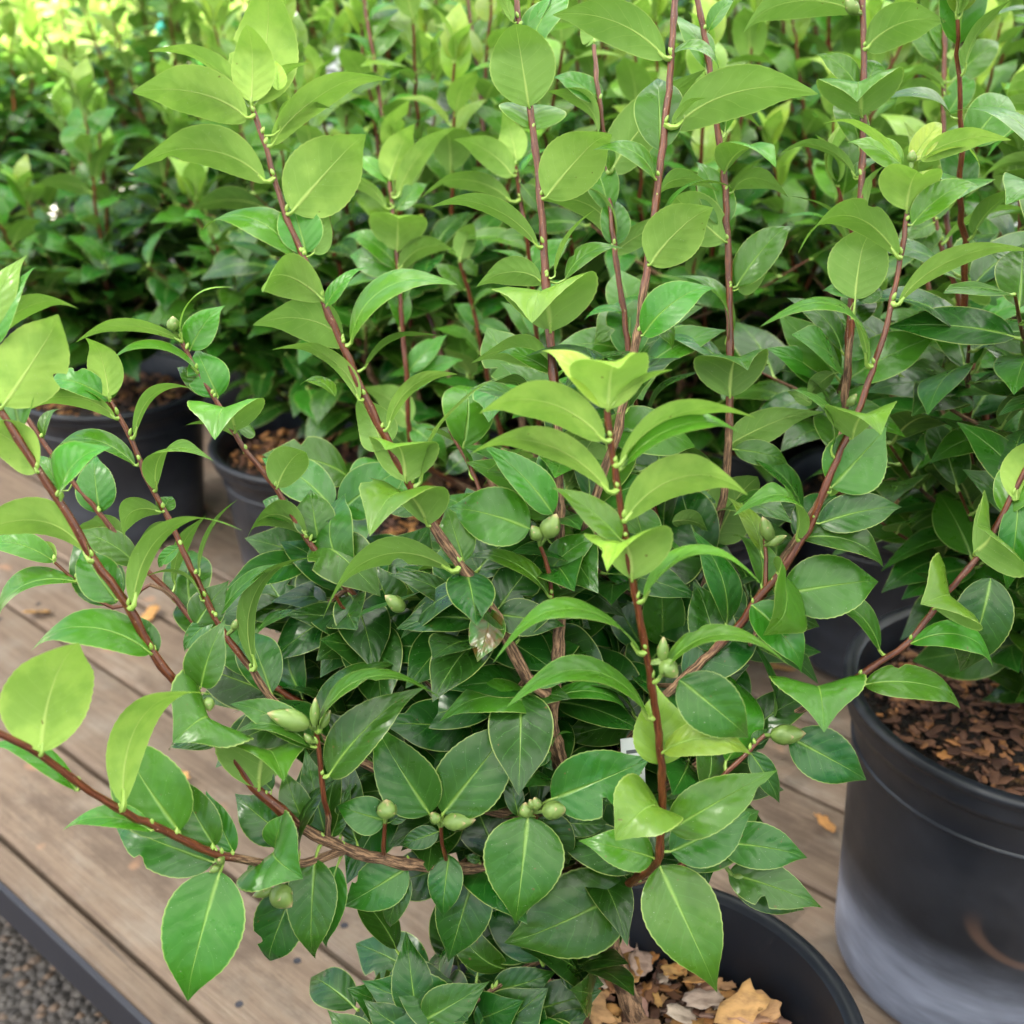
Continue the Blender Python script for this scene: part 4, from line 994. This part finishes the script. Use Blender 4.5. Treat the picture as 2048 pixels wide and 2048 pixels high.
# measured stems of the plants right behind
ST2 = {'M20': ([(985, 1000, 1.30), (900, 960, 1.18), (835, 920, 1.10), (819, 866, 1.06), (812, 728, 1.04), (808, 700, 1.04), (797, 543, 1.03), (786, 430, 1.03), (779, 362, 1.03)], 4.0, 2.2, .3),
 'M21': ([(1060, 1000, 1.28), (1080, 800, 1.12), (1058, 511, 1.00), (1044, 417, .99), (1031, 333, .98)], 4.0, 2.0, .3),
 'M22': ([(1050, 1000, 1.30), (1000, 860, 1.24), (964, 700, 1.16), (946, 616, 1.14), (920, 525, 1.12)], 3.8, 2.2, .3),
 'M23': ([(990, 980, 1.32), (880, 700, 1.30), (800, 420, 1.28), (768, 254, 1.26), (746, 109, 1.26), (728, 0, 1.26), (722, -60, 1.26)], 4.2, 2.4, .3),
 'M24': ([(1060, 960, 1.34), (1010, 600, 1.33), (975, 330, 1.32), (960, 181, 1.32), (938, 18, 1.32), (930, -40, 1.32)], 4.2, 2.4, .3)}
LF2 = '''
M20 2 290 990 405 690 160 .12 .62 .95 -40
M20 2 335 1085 622 680 135 .14 .30 .82 -40
M20 2 275 1150 -60 990 118 .22 .34 .72 -40
M20 2 300 1010 60 870 20 .16 .36 .6 60
M20 2 330 1160 510 995 15 .1 .5 .42 60
M20 2 335 1385 340 1175 90 .22 .68 .74 -260 V
M20 2 335 1480 40 1275 30 .18 .42 .44 30
M20 2 345 1485 660 1385 128 .34 .46 .6 -30
M20 2 330 1490 60 1400 10 .1 .6 .4 80
M20 2 370 1600 -40 1660 60 .2 .4 .4 60
M20 5 395 190 610 -20 15 .1 .46 .44 40
M20 5 400 480 160 270 150 .2 .6 .6 60
M20 5 400 300 700 120 30 .2 .4 .4 60
M20 5 410 500 620 700 20 .2 .5 .3 40
M21 2 970 970 660 752 145 .22 .52 .74 -40
M21 2 990 890 935 640 165 .08 .62 .82 40
M21 2 1000 960 1250 830 60 .2 .4 .5 40
M21 2 960 1110 470 1030 122 .22 .34 .5 -40
M21 2 1010 1130 1330 1060 130 .3 .45 .45 60
M21 2 1040 1300 880 1310 15 .1 .5 .4 40
M21 2 1050 1500 1300 1300 20 .1 .5 .4 80
M21 2 1020 1020 1140 1200 15 .1 .5 .3 60
M22 2 680 1430 735 1240 165 .1 .66 .56 -20
M22 2 700 1330 1110 1410 45 .16 .32 .42 20
M22 2 700 1600 530 1450 20 .14 .5 .42 20
M22 2 690 1440 530 1380 60 .2 .5 .5 40
M22 2 700 1440 780 1530 10 .1 .7 .4 40
M22 2 750 1700 920 1600 60 .2 .4 .4 -30
M22 2 790 1800 640 1660 20 .1 .5 .3 40
M22 2 780 1780 990 1900 20 .1 .5 .3 20
M23 2 245 700 0 540 40 .18 .36 .4 20
M23 2 205 320 380 140 20 .1 .4 .4 30
M23 2 210 330 -20 190 60 .2 .4 .42 40
M23 2 255 620 520 600 60 .25 .36 .42 -20
M23 2 250 480 430 380 50 .2 .4 .44 20
M23 2 240 420 60 560 20 .14 .5 .36 -20
M23 2 180 120 350 30 50 .2 .4 .46 20
M23 2 170 60 -20 -40 60 .2 .4 .5 20
M23 2 260 640 360 870 20 .1 .5 .36 -30
M24 2 790 480 620 310 20 .1 .5 .42 -20
M24 2 790 470 960 330 20 .2 .5 .4 40
M24 2 760 260 560 150 40 .2 .34 .42 -20
M24 2 760 240 880 60 20 .1 .5 .45 20
M24 2 800 620 600 640 60 .25 .4 .44 -30
M24 2 740 120 560 20 60 .2 .4 .5 20
M24 2 800 560 1000 680 20 .16 .5 .4 20
'''
ST3 = {'M10': ([(2100, 1290, 1.02), (2060, 1100, .98), (2007, 942, .95), (1986, 891, .94), (1960, 794, .93), (1935, 670, .93), (1913, 580, .93), (1884, 500, .93), (1870, 435, .93)], 4.6, 2.4, .3),
 'M11': ([(2120, 1290, 1.04), (2000, 900, 1.03), (1925, 640, 1.02), (1890, 400, 1.01), (1888, 181, 1.00), (1891, 0, 1.00), (1893, -60, 1.0)], 4.6, 2.4, .3),
 'M12': ([(2110, 1300, 1.03), (2140, 900, 1.0), (2120, 500, .97), (2130, 100, .95), (2140, -50, .95)], 4.6, 2.4, .3)}
LF3 = '''
M11 3 1500 190 1690 95 140 .2 .5 .5 -20
M11 3 1530 450 1812 200 12 .1 .52 .42 20
M11 3 1510 625 1660 390 10 .1 .56 .36 -20
M11 3 1465 330 1270 150 10 .12 .6 .36 20
M11 3 1480 540 1200 600 120 .35 .5 .5 -30
M11 3 1490 480 1250 430 110 .3 .3 .5 -40
M11 3 1500 300 1380 60 20 .1 .5 .4 60
M11 3 1500 60 1600 -80 20 .1 .5 .5 40
M11 3 1500 20 1880 -20 60 .2 .36 .5 -40
M11 3 1480 830 1720 700 50 .2 .5 .42 20
M11 3 1480 820 1300 900 20 .2 .5 .4 40
M10 3 1490 1340 1990 1145 115 .16 .22 .62 -30
M10 3 1430 1230 1270 1330 15 .1 .6 .36 -20
M10 3 1440 1230 1320 1450 15 .1 .6 .36 20
M10 3 1575 1600 1480 1480 20 .3 .9 .4 -200 V
M10 3 1590 1600 1740 1500 60 .2 .5 .5 -20
M10 3 1640 1850 2060 1690 48 .22 .38 .42 -20
M10 3 1560 1790 1280 1630 105 .3 .24 .48 -20
M10 3 1590 1932 1260 1830 20 .14 .48 .34 -20
M10 3 1700 1830 2000 1950 15 .1 .5 .2 20
M10 6 1600 110 1260 -30 30 .14 .5 .36 20
M10 6 1700 250 1540 160 150 .3 .6 .5 -20
M10 6 1750 650 1290 545 40 .20 .42 .28 -20
M10 6 1790 560 1932 400 20 .14 .5 .34 -20
M10 6 1700 470 1450 540 60 .3 .34 .36 -30
M10 6 1830 770 1700 840 15 .1 .6 .18 -10
M10 6 1640 130 1790 160 20 .2 .7 .4 20
M10 6 1800 590 2010 700 20 .2 .5 .2 10
M10 6 1780 660 1640 620 15 .1 .6 .2 40
M12 3 2150 640 1730 620 120 .2 .3 .72 -30
M12 3 2150 480 1810 510 130 .3 .4 .7 -30
M12 3 2140 960 1690 980 112 .22 .26 .7 -30
M12 3 2150 750 1720 830 60 .25 .42 .42 20
M12 3 2150 200 1660 120 55 .2 .4 .36 20
M12 3 2130 20 1530 50 66 .22 .28 .5 -20
M12 6 2110 300 1335 350 120 .30 .34 .72 -60
M12 6 2100 700 1990 300 10 .1 .5 .4 30
M12 6 2100 1000 1750 1260 10 .1 .5 .15 20
M12 6 2080 1200 1890 800 10 .1 .5 .22 60
M12 9 1960 60 1700 150 10 .1 .5 .14 -20
M12 6 2080 1500 1700 1880 12 .14 .5 .16 -60
M12 6 2050 1700 1900 1960 20 .2 .6 .5 -60
M12 9 2060 260 1760 330 40 .2 .5 .3 20
M12 6 2110 1150 1840 1420 10 .1 .5 .12 -30
M12 9 1990 -20 1740 -220 10 .1 .5 .14 20
M12 6 2090 1640 1800 1500 20 .1 .5 .2 20
M12 3 2140 1350 1720 1200 60 .2 .4 .4 40
M12 3 2160 1700 1800 1560 20 .1 .5 .36 40
'''
pot, rm, so_ = make_pot(hero, (0, 0, 0), .262, .240, sunk=0.072, n=96)
# loose bark and dry leaves lying in the near pot
rg = np.random.RandomState(8); sz = .240 - .072
mulch = MB()
def chip(mb, c, L, W, T, az, tilt, rnd, rg):
    x = np.array((math.cos(az), math.sin(az), 0)); y = np.array((-math.sin(az), math.cos(az), 0)); z = np.array((0, 0, 1.))
    z2 = unit(z + x * math.sin(tilt) + y * rg.uniform(-.5, .5)); x2 = unit(x - z2 * (x @ z2)); y2 = np.cross(z2, x2)
    nu, nv = 6, 4; V = []; cv = rg.uniform(.05, .35); ph = rg.uniform(0, 6, 4)
    for side in (1, -1):
        for i in range(nu + 1):
            for j in range(nv + 1):
                s, t = 2 * i / nu - 1, 2 * j / nv - 1; ww = W * (1 - .25 * s * s) * (1 + .18 * math.sin(5 * s + ph[0])); lx = L * (1 + .15 * math.sin(4 * t + ph[1]))
                th = T * (1 - .8 * max(abs(s), abs(t)) ** 4) * side
                V.append(c + x2 * s * lx + y2 * t * ww + z2 * (th + cv * W * (t * t + .4 * s * s) + .1 * W * math.sin(6 * s + ph[2]) * math.sin(5 * t + ph[3])))
    q = nv + 1; m = (nu + 1) * q; F = []
    for i in range(nu):
        for j in range(nv):
            f = [i * q + j, (i + 1) * q + j, (i + 1) * q + j + 1, i * q + j + 1]; F.append(f); F.append([m + k for k in f[::-1]])
    bd = [i * q for i in range(nu + 1)] + [nu * q + j for j in range(1, nv + 1)] + [i * q + nv for i in range(nu - 1, -1, -1)] + [j for j in range(nv - 1, 0, -1)]
    for a_, b_ in zip(bd, bd[1:] + bd[:1]): F.append([a_, m + a_, m + b_, b_])
    mb.add(V, F, None, rnd=rnd)
for k in range(760):
    a = rg.uniform(0, 6.283); r = .112 * math.sqrt(rg.rand()); sc = rg.uniform(.5, 1)
    chip(mulch, np.array((r * math.cos(a), r * math.sin(a), sz + .010 + rg.uniform(0, .010))), .0095 * sc, .0045 * sc, .0016, rg.uniform(0, 6), rg.uniform(-.5, .5), rg.rand(), rg)
o = mulch.build('bark_mulch', MCHIP, pot); tag(o, kind='stuff')
nch = 0
for k in range(32):
    a = rg.uniform(0, 6.283); r = .098 * math.sqrt(rg.rand()); sc = rg.uniform(.8, 1.25); mb = MB()
    chip(mb, np.zeros(3), .016 * sc, .010 * sc, .0025 if k % 2 else .0008, rg.uniform(0, 6), rg.uniform(-.7, .7), .40 + .60 * rg.rand(), rg)
    o = mb.build('bark_chip' if k % 2 else 'dry_leaf', MCHIP); o.location = (HERO_LOC[0] + r * math.cos(a), HERO_LOC[1] + r * math.sin(a), sz + .026 + .008 * (k % 3))
    if k % 2: tag(o, 'curled chunk of tan or brown bark lying in the foreground pot', 'bark chip', 'bark chunks in the foreground pot')
    else: tag(o, 'dry orange-brown fallen leaf among the bark in the foreground pot', 'dry leaf', 'dry leaves in the foreground pot')

# ------------------------------------------------------------ other potted camellias
def mulch_for(pot, rad, z, n, seed):
    rg = np.random.RandomState(seed); mb = MB()
    for k in range(n):
        a = rg.uniform(0, 6.283); r = (rad - .008) * math.sqrt(rg.rand()); sc = rg.uniform(.35, 1); v = rg.rand() ** 1.6 * .62 if rg.rand() < .85 else rg.uniform(.4, .95)
        chip(mb, np.array((r * math.cos(a), r * math.sin(a), z + .004 + .010 * (1 - r / rad) + rg.uniform(0, .005))), .0085 * sc, .0042 * sc, .0016, rg.uniform(0, 6), rg.uniform(-.5, .5), v * (.42 if rad > .13 else .75), rg)
    tag(mb.build('bark_mulch', MCHIP, pot), kind='stuff')
def plant_thing(seed, loc, rz, D, Hp, label, group, individually=True, leafkw=None, **kw):
    root = empty('potted_camellia', (loc[0], loc[1], 0), rz); tag(root, label, 'potted plant', group)
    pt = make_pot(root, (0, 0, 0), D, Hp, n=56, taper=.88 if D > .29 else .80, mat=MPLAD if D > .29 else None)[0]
    if individually: mulch_for(pt, D / 2 - .014, Hp - .035, 700 if D > .29 else 320, seed)
    stems, leaves = gen_plant(seed, base=Hp - .03, **kw)
    ca, sa = math.cos(rz), math.sin(rz)
    main = MB()
    for i, (p, r, wd) in enumerate(stems):
        if individually:
            mb = MB(); tube(mb, p, r, 8, 0, wood=wd, vscale=30); mb.build('stem' if r[0] > .003 else 'twig', MSTEM, root)
        else: tube(main, p, r, 6, 0, wood=wd, vscale=30)
    if main.n: main.build('twigs' if individually else 'stems', MSTEM, root)
    fol = MB(); ranked = []
    for lf in leaves:
        if not individually: foliage_leaf(fol, lf, 8, 2, petiole=False); continue
        m_ = MB(); foliage_leaf(m_, lf, 14, 4)
        wp = np.array((loc[0] + lf[1][0] * ca - lf[1][1] * sa, loc[1] + lf[1][0] * sa + lf[1][1] * ca, lf[1][2])); d, x, y = sight(wp)
        vis = lf[7] / max(d, .2) if (-60 < x < 2108 and -60 < y < 2108) else 0
        ranked.append((vis, m_))
    ranked.sort(key=lambda q: -q[0])
    for i, (v, m_) in enumerate(ranked):
        if i < 50 and v > 0: m_.build('leaf', [MLEAF, MPET], root)
        else:
            for v_, f, mi, uv, at in zip(m_.v, m_.f, m_.mi, m_.uv, m_.at):
                fol.v.append(v_); fol.f.append(f + fol.n); fol.mi.append(mi); fol.uv.append(uv); fol.at.append(at)
            fol.n += m_.n
    if fol.n: tag(fol.build('foliage', [MLEAF, MPET], root), kind='stuff')
    return root
GN = 'camellias in black nursery pots'
rp = P(2075, 1385, 1.007)
bigpot = plant_thing(101, (rp[0], rp[1]), 0.4, .300, .300, 'camellia in the big dusty black pot with painted bluish sheen, right edge of the view', GN, H=.58, nst=11, spread=.27, leafL=.076, young=.25, side=7)
near = [ # x, y, label
 (-.270, 1.54, 'camellia whose black pot and brown soil show behind the left stems of the front bush'),
 (-.620, 1.765, 'camellia at the left edge whose dark pot rim shows just above the bare deck boards'),
 (.20, 1.37, 'tall camellia directly behind the front bush, just right of its middle'),
 (.49, 1.38, 'camellia behind the front bush, between its centre and the big dusty pot'),
 (.79, 1.41, 'camellia at the right edge, directly behind the big dusty pot'),
 (.07, 1.67, 'camellia in the second row behind the middle of the front bush'),
 (-.30, 1.86, 'camellia in the third row, left of centre, with fresh yellow-green tips'),
 (.52, 1.72, 'camellia in the second row right of centre, with upright red-brown stems'),
 (.92, 1.74, 'camellia in the second row at the far right'),
 (-.09, 1.37, 'camellia directly behind the front bush, just left of its middle'),
 (-.02, 1.97, 'camellia in the third row behind the middle of the front bush'),
]
hs = [.50, .46, .62, .64, .74, .72, .58, .76, .78, .64, .72]
for i, (x, y, lb) in enumerate(near):
    pl = plant_thing(200 + i, (x, y), rg.uniform(0, 6), .280, .240, lb, GN, individually=True, H=hs[i], nst=12 if i > 1 else 10, spread=.20, leafL=.076, young=.62 if i > 1 else .40, leaf_from=.05 if i > 1 else .02, side=5 if i > 1 else 8)
    if i == 2: midpl = pl
for tb, sp_, pp_ in ((ST2, LF2, midpl), (ST3, LF3, bigpot)):
    build_stems(tb, pp_); build_leaves(tb, sp_, pp_); fl = MB(); along_stems(tb, fl, .3); tag(parent_keep(fl.build('foliage', [MLEAF, MPET]), pp_), kind='stuff')
# prototypes for the rows further back: copies share their meshes
protos = [plant_thing(300 + i, (0, 0), 0, .280, .240, 'x', GN, individually=False, H=(.60, .66, .56, .62, .52, .60, .55)[i], nst=11, spread=.17, leafL=.076, young=(.62, .62, .62, .62, .62, 1.7, 1.7)[i], side=3) for i in range(7)]  # last two are extra pale, with sunlit glow painted into their leaves
def copy_tree(o, parent=None):
    c = o.copy(); COL.objects.link(c); c.parent = parent
    for ch in list(o.children): copy_tree(ch, c)
    return c
spots = []
y = 2.0; row = 0
while y < 8.5:
    sp = .36 if y < 4 else .46
    half = y * .46 + .45; x = -half + (row % 2) * sp / 2
    while x < half:
        xx, yy = x + rg.uniform(-.04, .04), y + rg.uniform(-.04, .04)
        if not (any(math.hypot(xx - a, yy - b) < .28 for a, b, _ in near)) and not (x < -.75 and y < 2.1) and not (3.15 < y < 3.42) and not (3.75 < y < 5.15 and x < -.05 * y) and not (y > 2.7 and x < -.12 * y and rg.rand() < .35): spots.append((xx, yy, row))
        x += sp
    y += sp * .95; row += 1
used = [False] * 7
def zone(x, y):
    f = x / (y * .46)
    if y < 2.5: 
        return ('left' if f < -.35 else 'middle' if f < .35 else 'right')
    return 'far left' if f < -.33 else 'far middle' if f < .33 else 'far right'
LAB = {'left': 'camellia in the close rows at the upper left', 'middle': 'camellia in the close rows behind the front bush', 'right': 'camellia in the close rows at the upper right',
       'far left': 'sunlit blurred camellia in the far rows at the top left corner', 'far middle': 'blurred camellia in the far rows at the top middle', 'far right': 'blurred camellia in the far rows at the top right corner'}
cnt = {}
def ordn(z):
    cnt[z] = cnt.get(z, 0) + 1; return ('first', 'second', 'third', 'fourth', 'fifth', 'sixth', 'seventh', 'eighth')[min(7, cnt[z] - 1)] + ' counted from the front'
for i, (x, y, r_) in enumerate(spots):
    p = i % 5 if i < 5 else rg.randint(0, 5)
    if y > 2.5 and x < -.1 * y: p = 5 + i % 2  # far left plants take the prototypes with painted glow
    if not used[p]: o = protos[p]; used[p] = True
    else: o = copy_tree(protos[p])
    o.location = (x, y, 0); o.rotation_euler = (0, 0, rg.uniform(0, 6.28)); s = rg.uniform(.9, 1.08)
    o.scale = (s, s, s * (1.06 if x < -.2 * y else 1.22 if y < 3.3 else 1.15))
    if y > 3.3: o.location.z = -.13
    z = zone(x, y); o['label'] = (LAB[z] if z.startswith('far') else LAB[z] + ', ' + ordn(z)); o['group'] = 'camellias of the rows, ' + z
print('plants', len(spots))

# ------------------------------------------------------------ plant labels on their stakes
def plant_tag(loc, size, rot, label, green=False):
    r = empty('plant_tag', loc); r.rotation_euler = rot; tag(r, label, 'plant tag')
    w_, h_ = size; mb = MB(); box(mb, (0, 0, 0), (1, 0, 0), (0, 1, 0), (0, 0, 1), w_ / 2, .0004, h_ / 2); mb.build('card', MTAG, r, smooth=False)
    mb = MB()
    for q in range(7):
        ww = w_ * (.36 if q % 3 else .28); box(mb, (-w_ * .04 * (q % 2), -.0006, h_ * (.36 - .11 * q)), (1, 0, 0), (0, 1, 0), (0, 0, 1), ww, .0001, h_ * .018)
    mb.build('print', MINK, r, smooth=False)
    if green:
        mb = MB(); box(mb, (0, -.0007, h_ * .40), (1, 0, 0), (0, 1, 0), (0, 0, 1), w_ * .42, .0001, h_ * .06); mb.build('green_band', MGRN, r, smooth=False)
    mb = MB(); tube(mb, [(-w_ * .5, .001, -h_ * .5), (-w_ * .75, .004, -h_ * .5 - .02)], .0012, 6); mb.build('strap', MTAG, r)
    return r
plant_tag(P(905, 232, 1.60), (.060, .050), (0, .45, .15), 'white plant label hanging among leaves left of the tallest middle stem')
plant_tag(P(1268, 1572, .71), (.014, .060), (-.3, 0, .2), 'narrow white plant label deep in the lower middle of the front bush')
plant_tag(P(2040, 385, 1.25), (.020, .07), (0, .05, .3), 'white plant label with a green band at the right edge', True)
plant_tag(P(660, 190, 2.1), (.035, .16), (0, .1, 0), 'pale upright plant label among the sunlit leaves at the top left')
# teal cap far left
mb = MB(); lathe(mb, [(.0, .03), (.03, .03), (.036, .02), (.038, 0), (.038, -.05), (.03, -.055), (0, -.055)], 20)
o = mb.build('teal_cap', MTEAL); o.scale = (.6, .6, .6); o.location = P(330, 38, 2.7); tag(o, 'small teal plastic cap behind leaves at the top left', 'cap')

# leaves fallen on the deck
for i, (px, py) in enumerate([(75, 1228), (300, 760 + 470), (1650, 1650), (350, 1560), (1560, 1340)]):
    mb = MB(); chip(mb, np.zeros(3), .018, .009, .0006, rg.uniform(0, 6), .2, rg.uniform(.3, .7), rg); o = mb.build('dry_leaf', MCHIP)
    q = PG(px, py, .004); o.location = (q[0], q[1], .006); tag(o, 'small brown dry leaf lying on the bare deck boards', 'dry leaf', 'dry leaves on the deck')

# trees closing the nursery far behind
MTRUNK = plain('tree_bark', (0.12, 0.08, 0.05), .9)
def tree(loc, h, label, seed):
    rg = np.random.RandomState(seed); r = empty('tree', loc); tag(r, label, 'tree', 'trees beyond the nursery')
    mb = MB(); tube(mb, smooth_path([(0, 0, -.13), (.05, 0, h * .4), (0, .1, h * .8)], .3), np.linspace(.14, .04, len(smooth_path([(0, 0, -.13), (.05, 0, h * .4), (0, .1, h * .8)], .3))), 10, wood=1)
    for k in range(6):
        a = k * 1.1; s = np.array((0, 0, h * (.3 + .08 * k))); e = s + np.array((math.cos(a), math.sin(a), .6)) * h * .25; tube(mb, [s, (s + e) / 2, e], [.05, .035, .015], 6)
    mb.build('trunk', MTRUNK, r)
    mb = MB()
    for k in range(2600):
        cl = rg.randint(0, 22); rs = np.random.RandomState(seed * 50 + cl); c = rs.normal(0, 1, 3); c = c / np.linalg.norm(c) * h * .30 * rs.uniform(.4, 1) * np.array((1, 1, .9)) + (0, 0, h * .62)
        p = c + rg.normal(0, h * .055, 3); d = unit(rg.normal(0, 1, 3) + (0, 0, -.2)); n = unit(rg.normal(0, 1, 3) + (0, 0, 1))
        leaf(mb, p, p + d * .16, n, .1, .55, .1, 2, 2, rg.uniform(.2, .8), rg.rand())
    mb.build('crown', [MLEAF, MPET], r); return r
for i in range(9):
    tree((-11 + i * 2.7 + rg.uniform(-.5, .5), 12.5 + rg.uniform(-1, 1.5), 0), rg.uniform(4.2, 6), 'leafy tree beyond the last plant rows, hidden by the leaves in front', 40 + i)
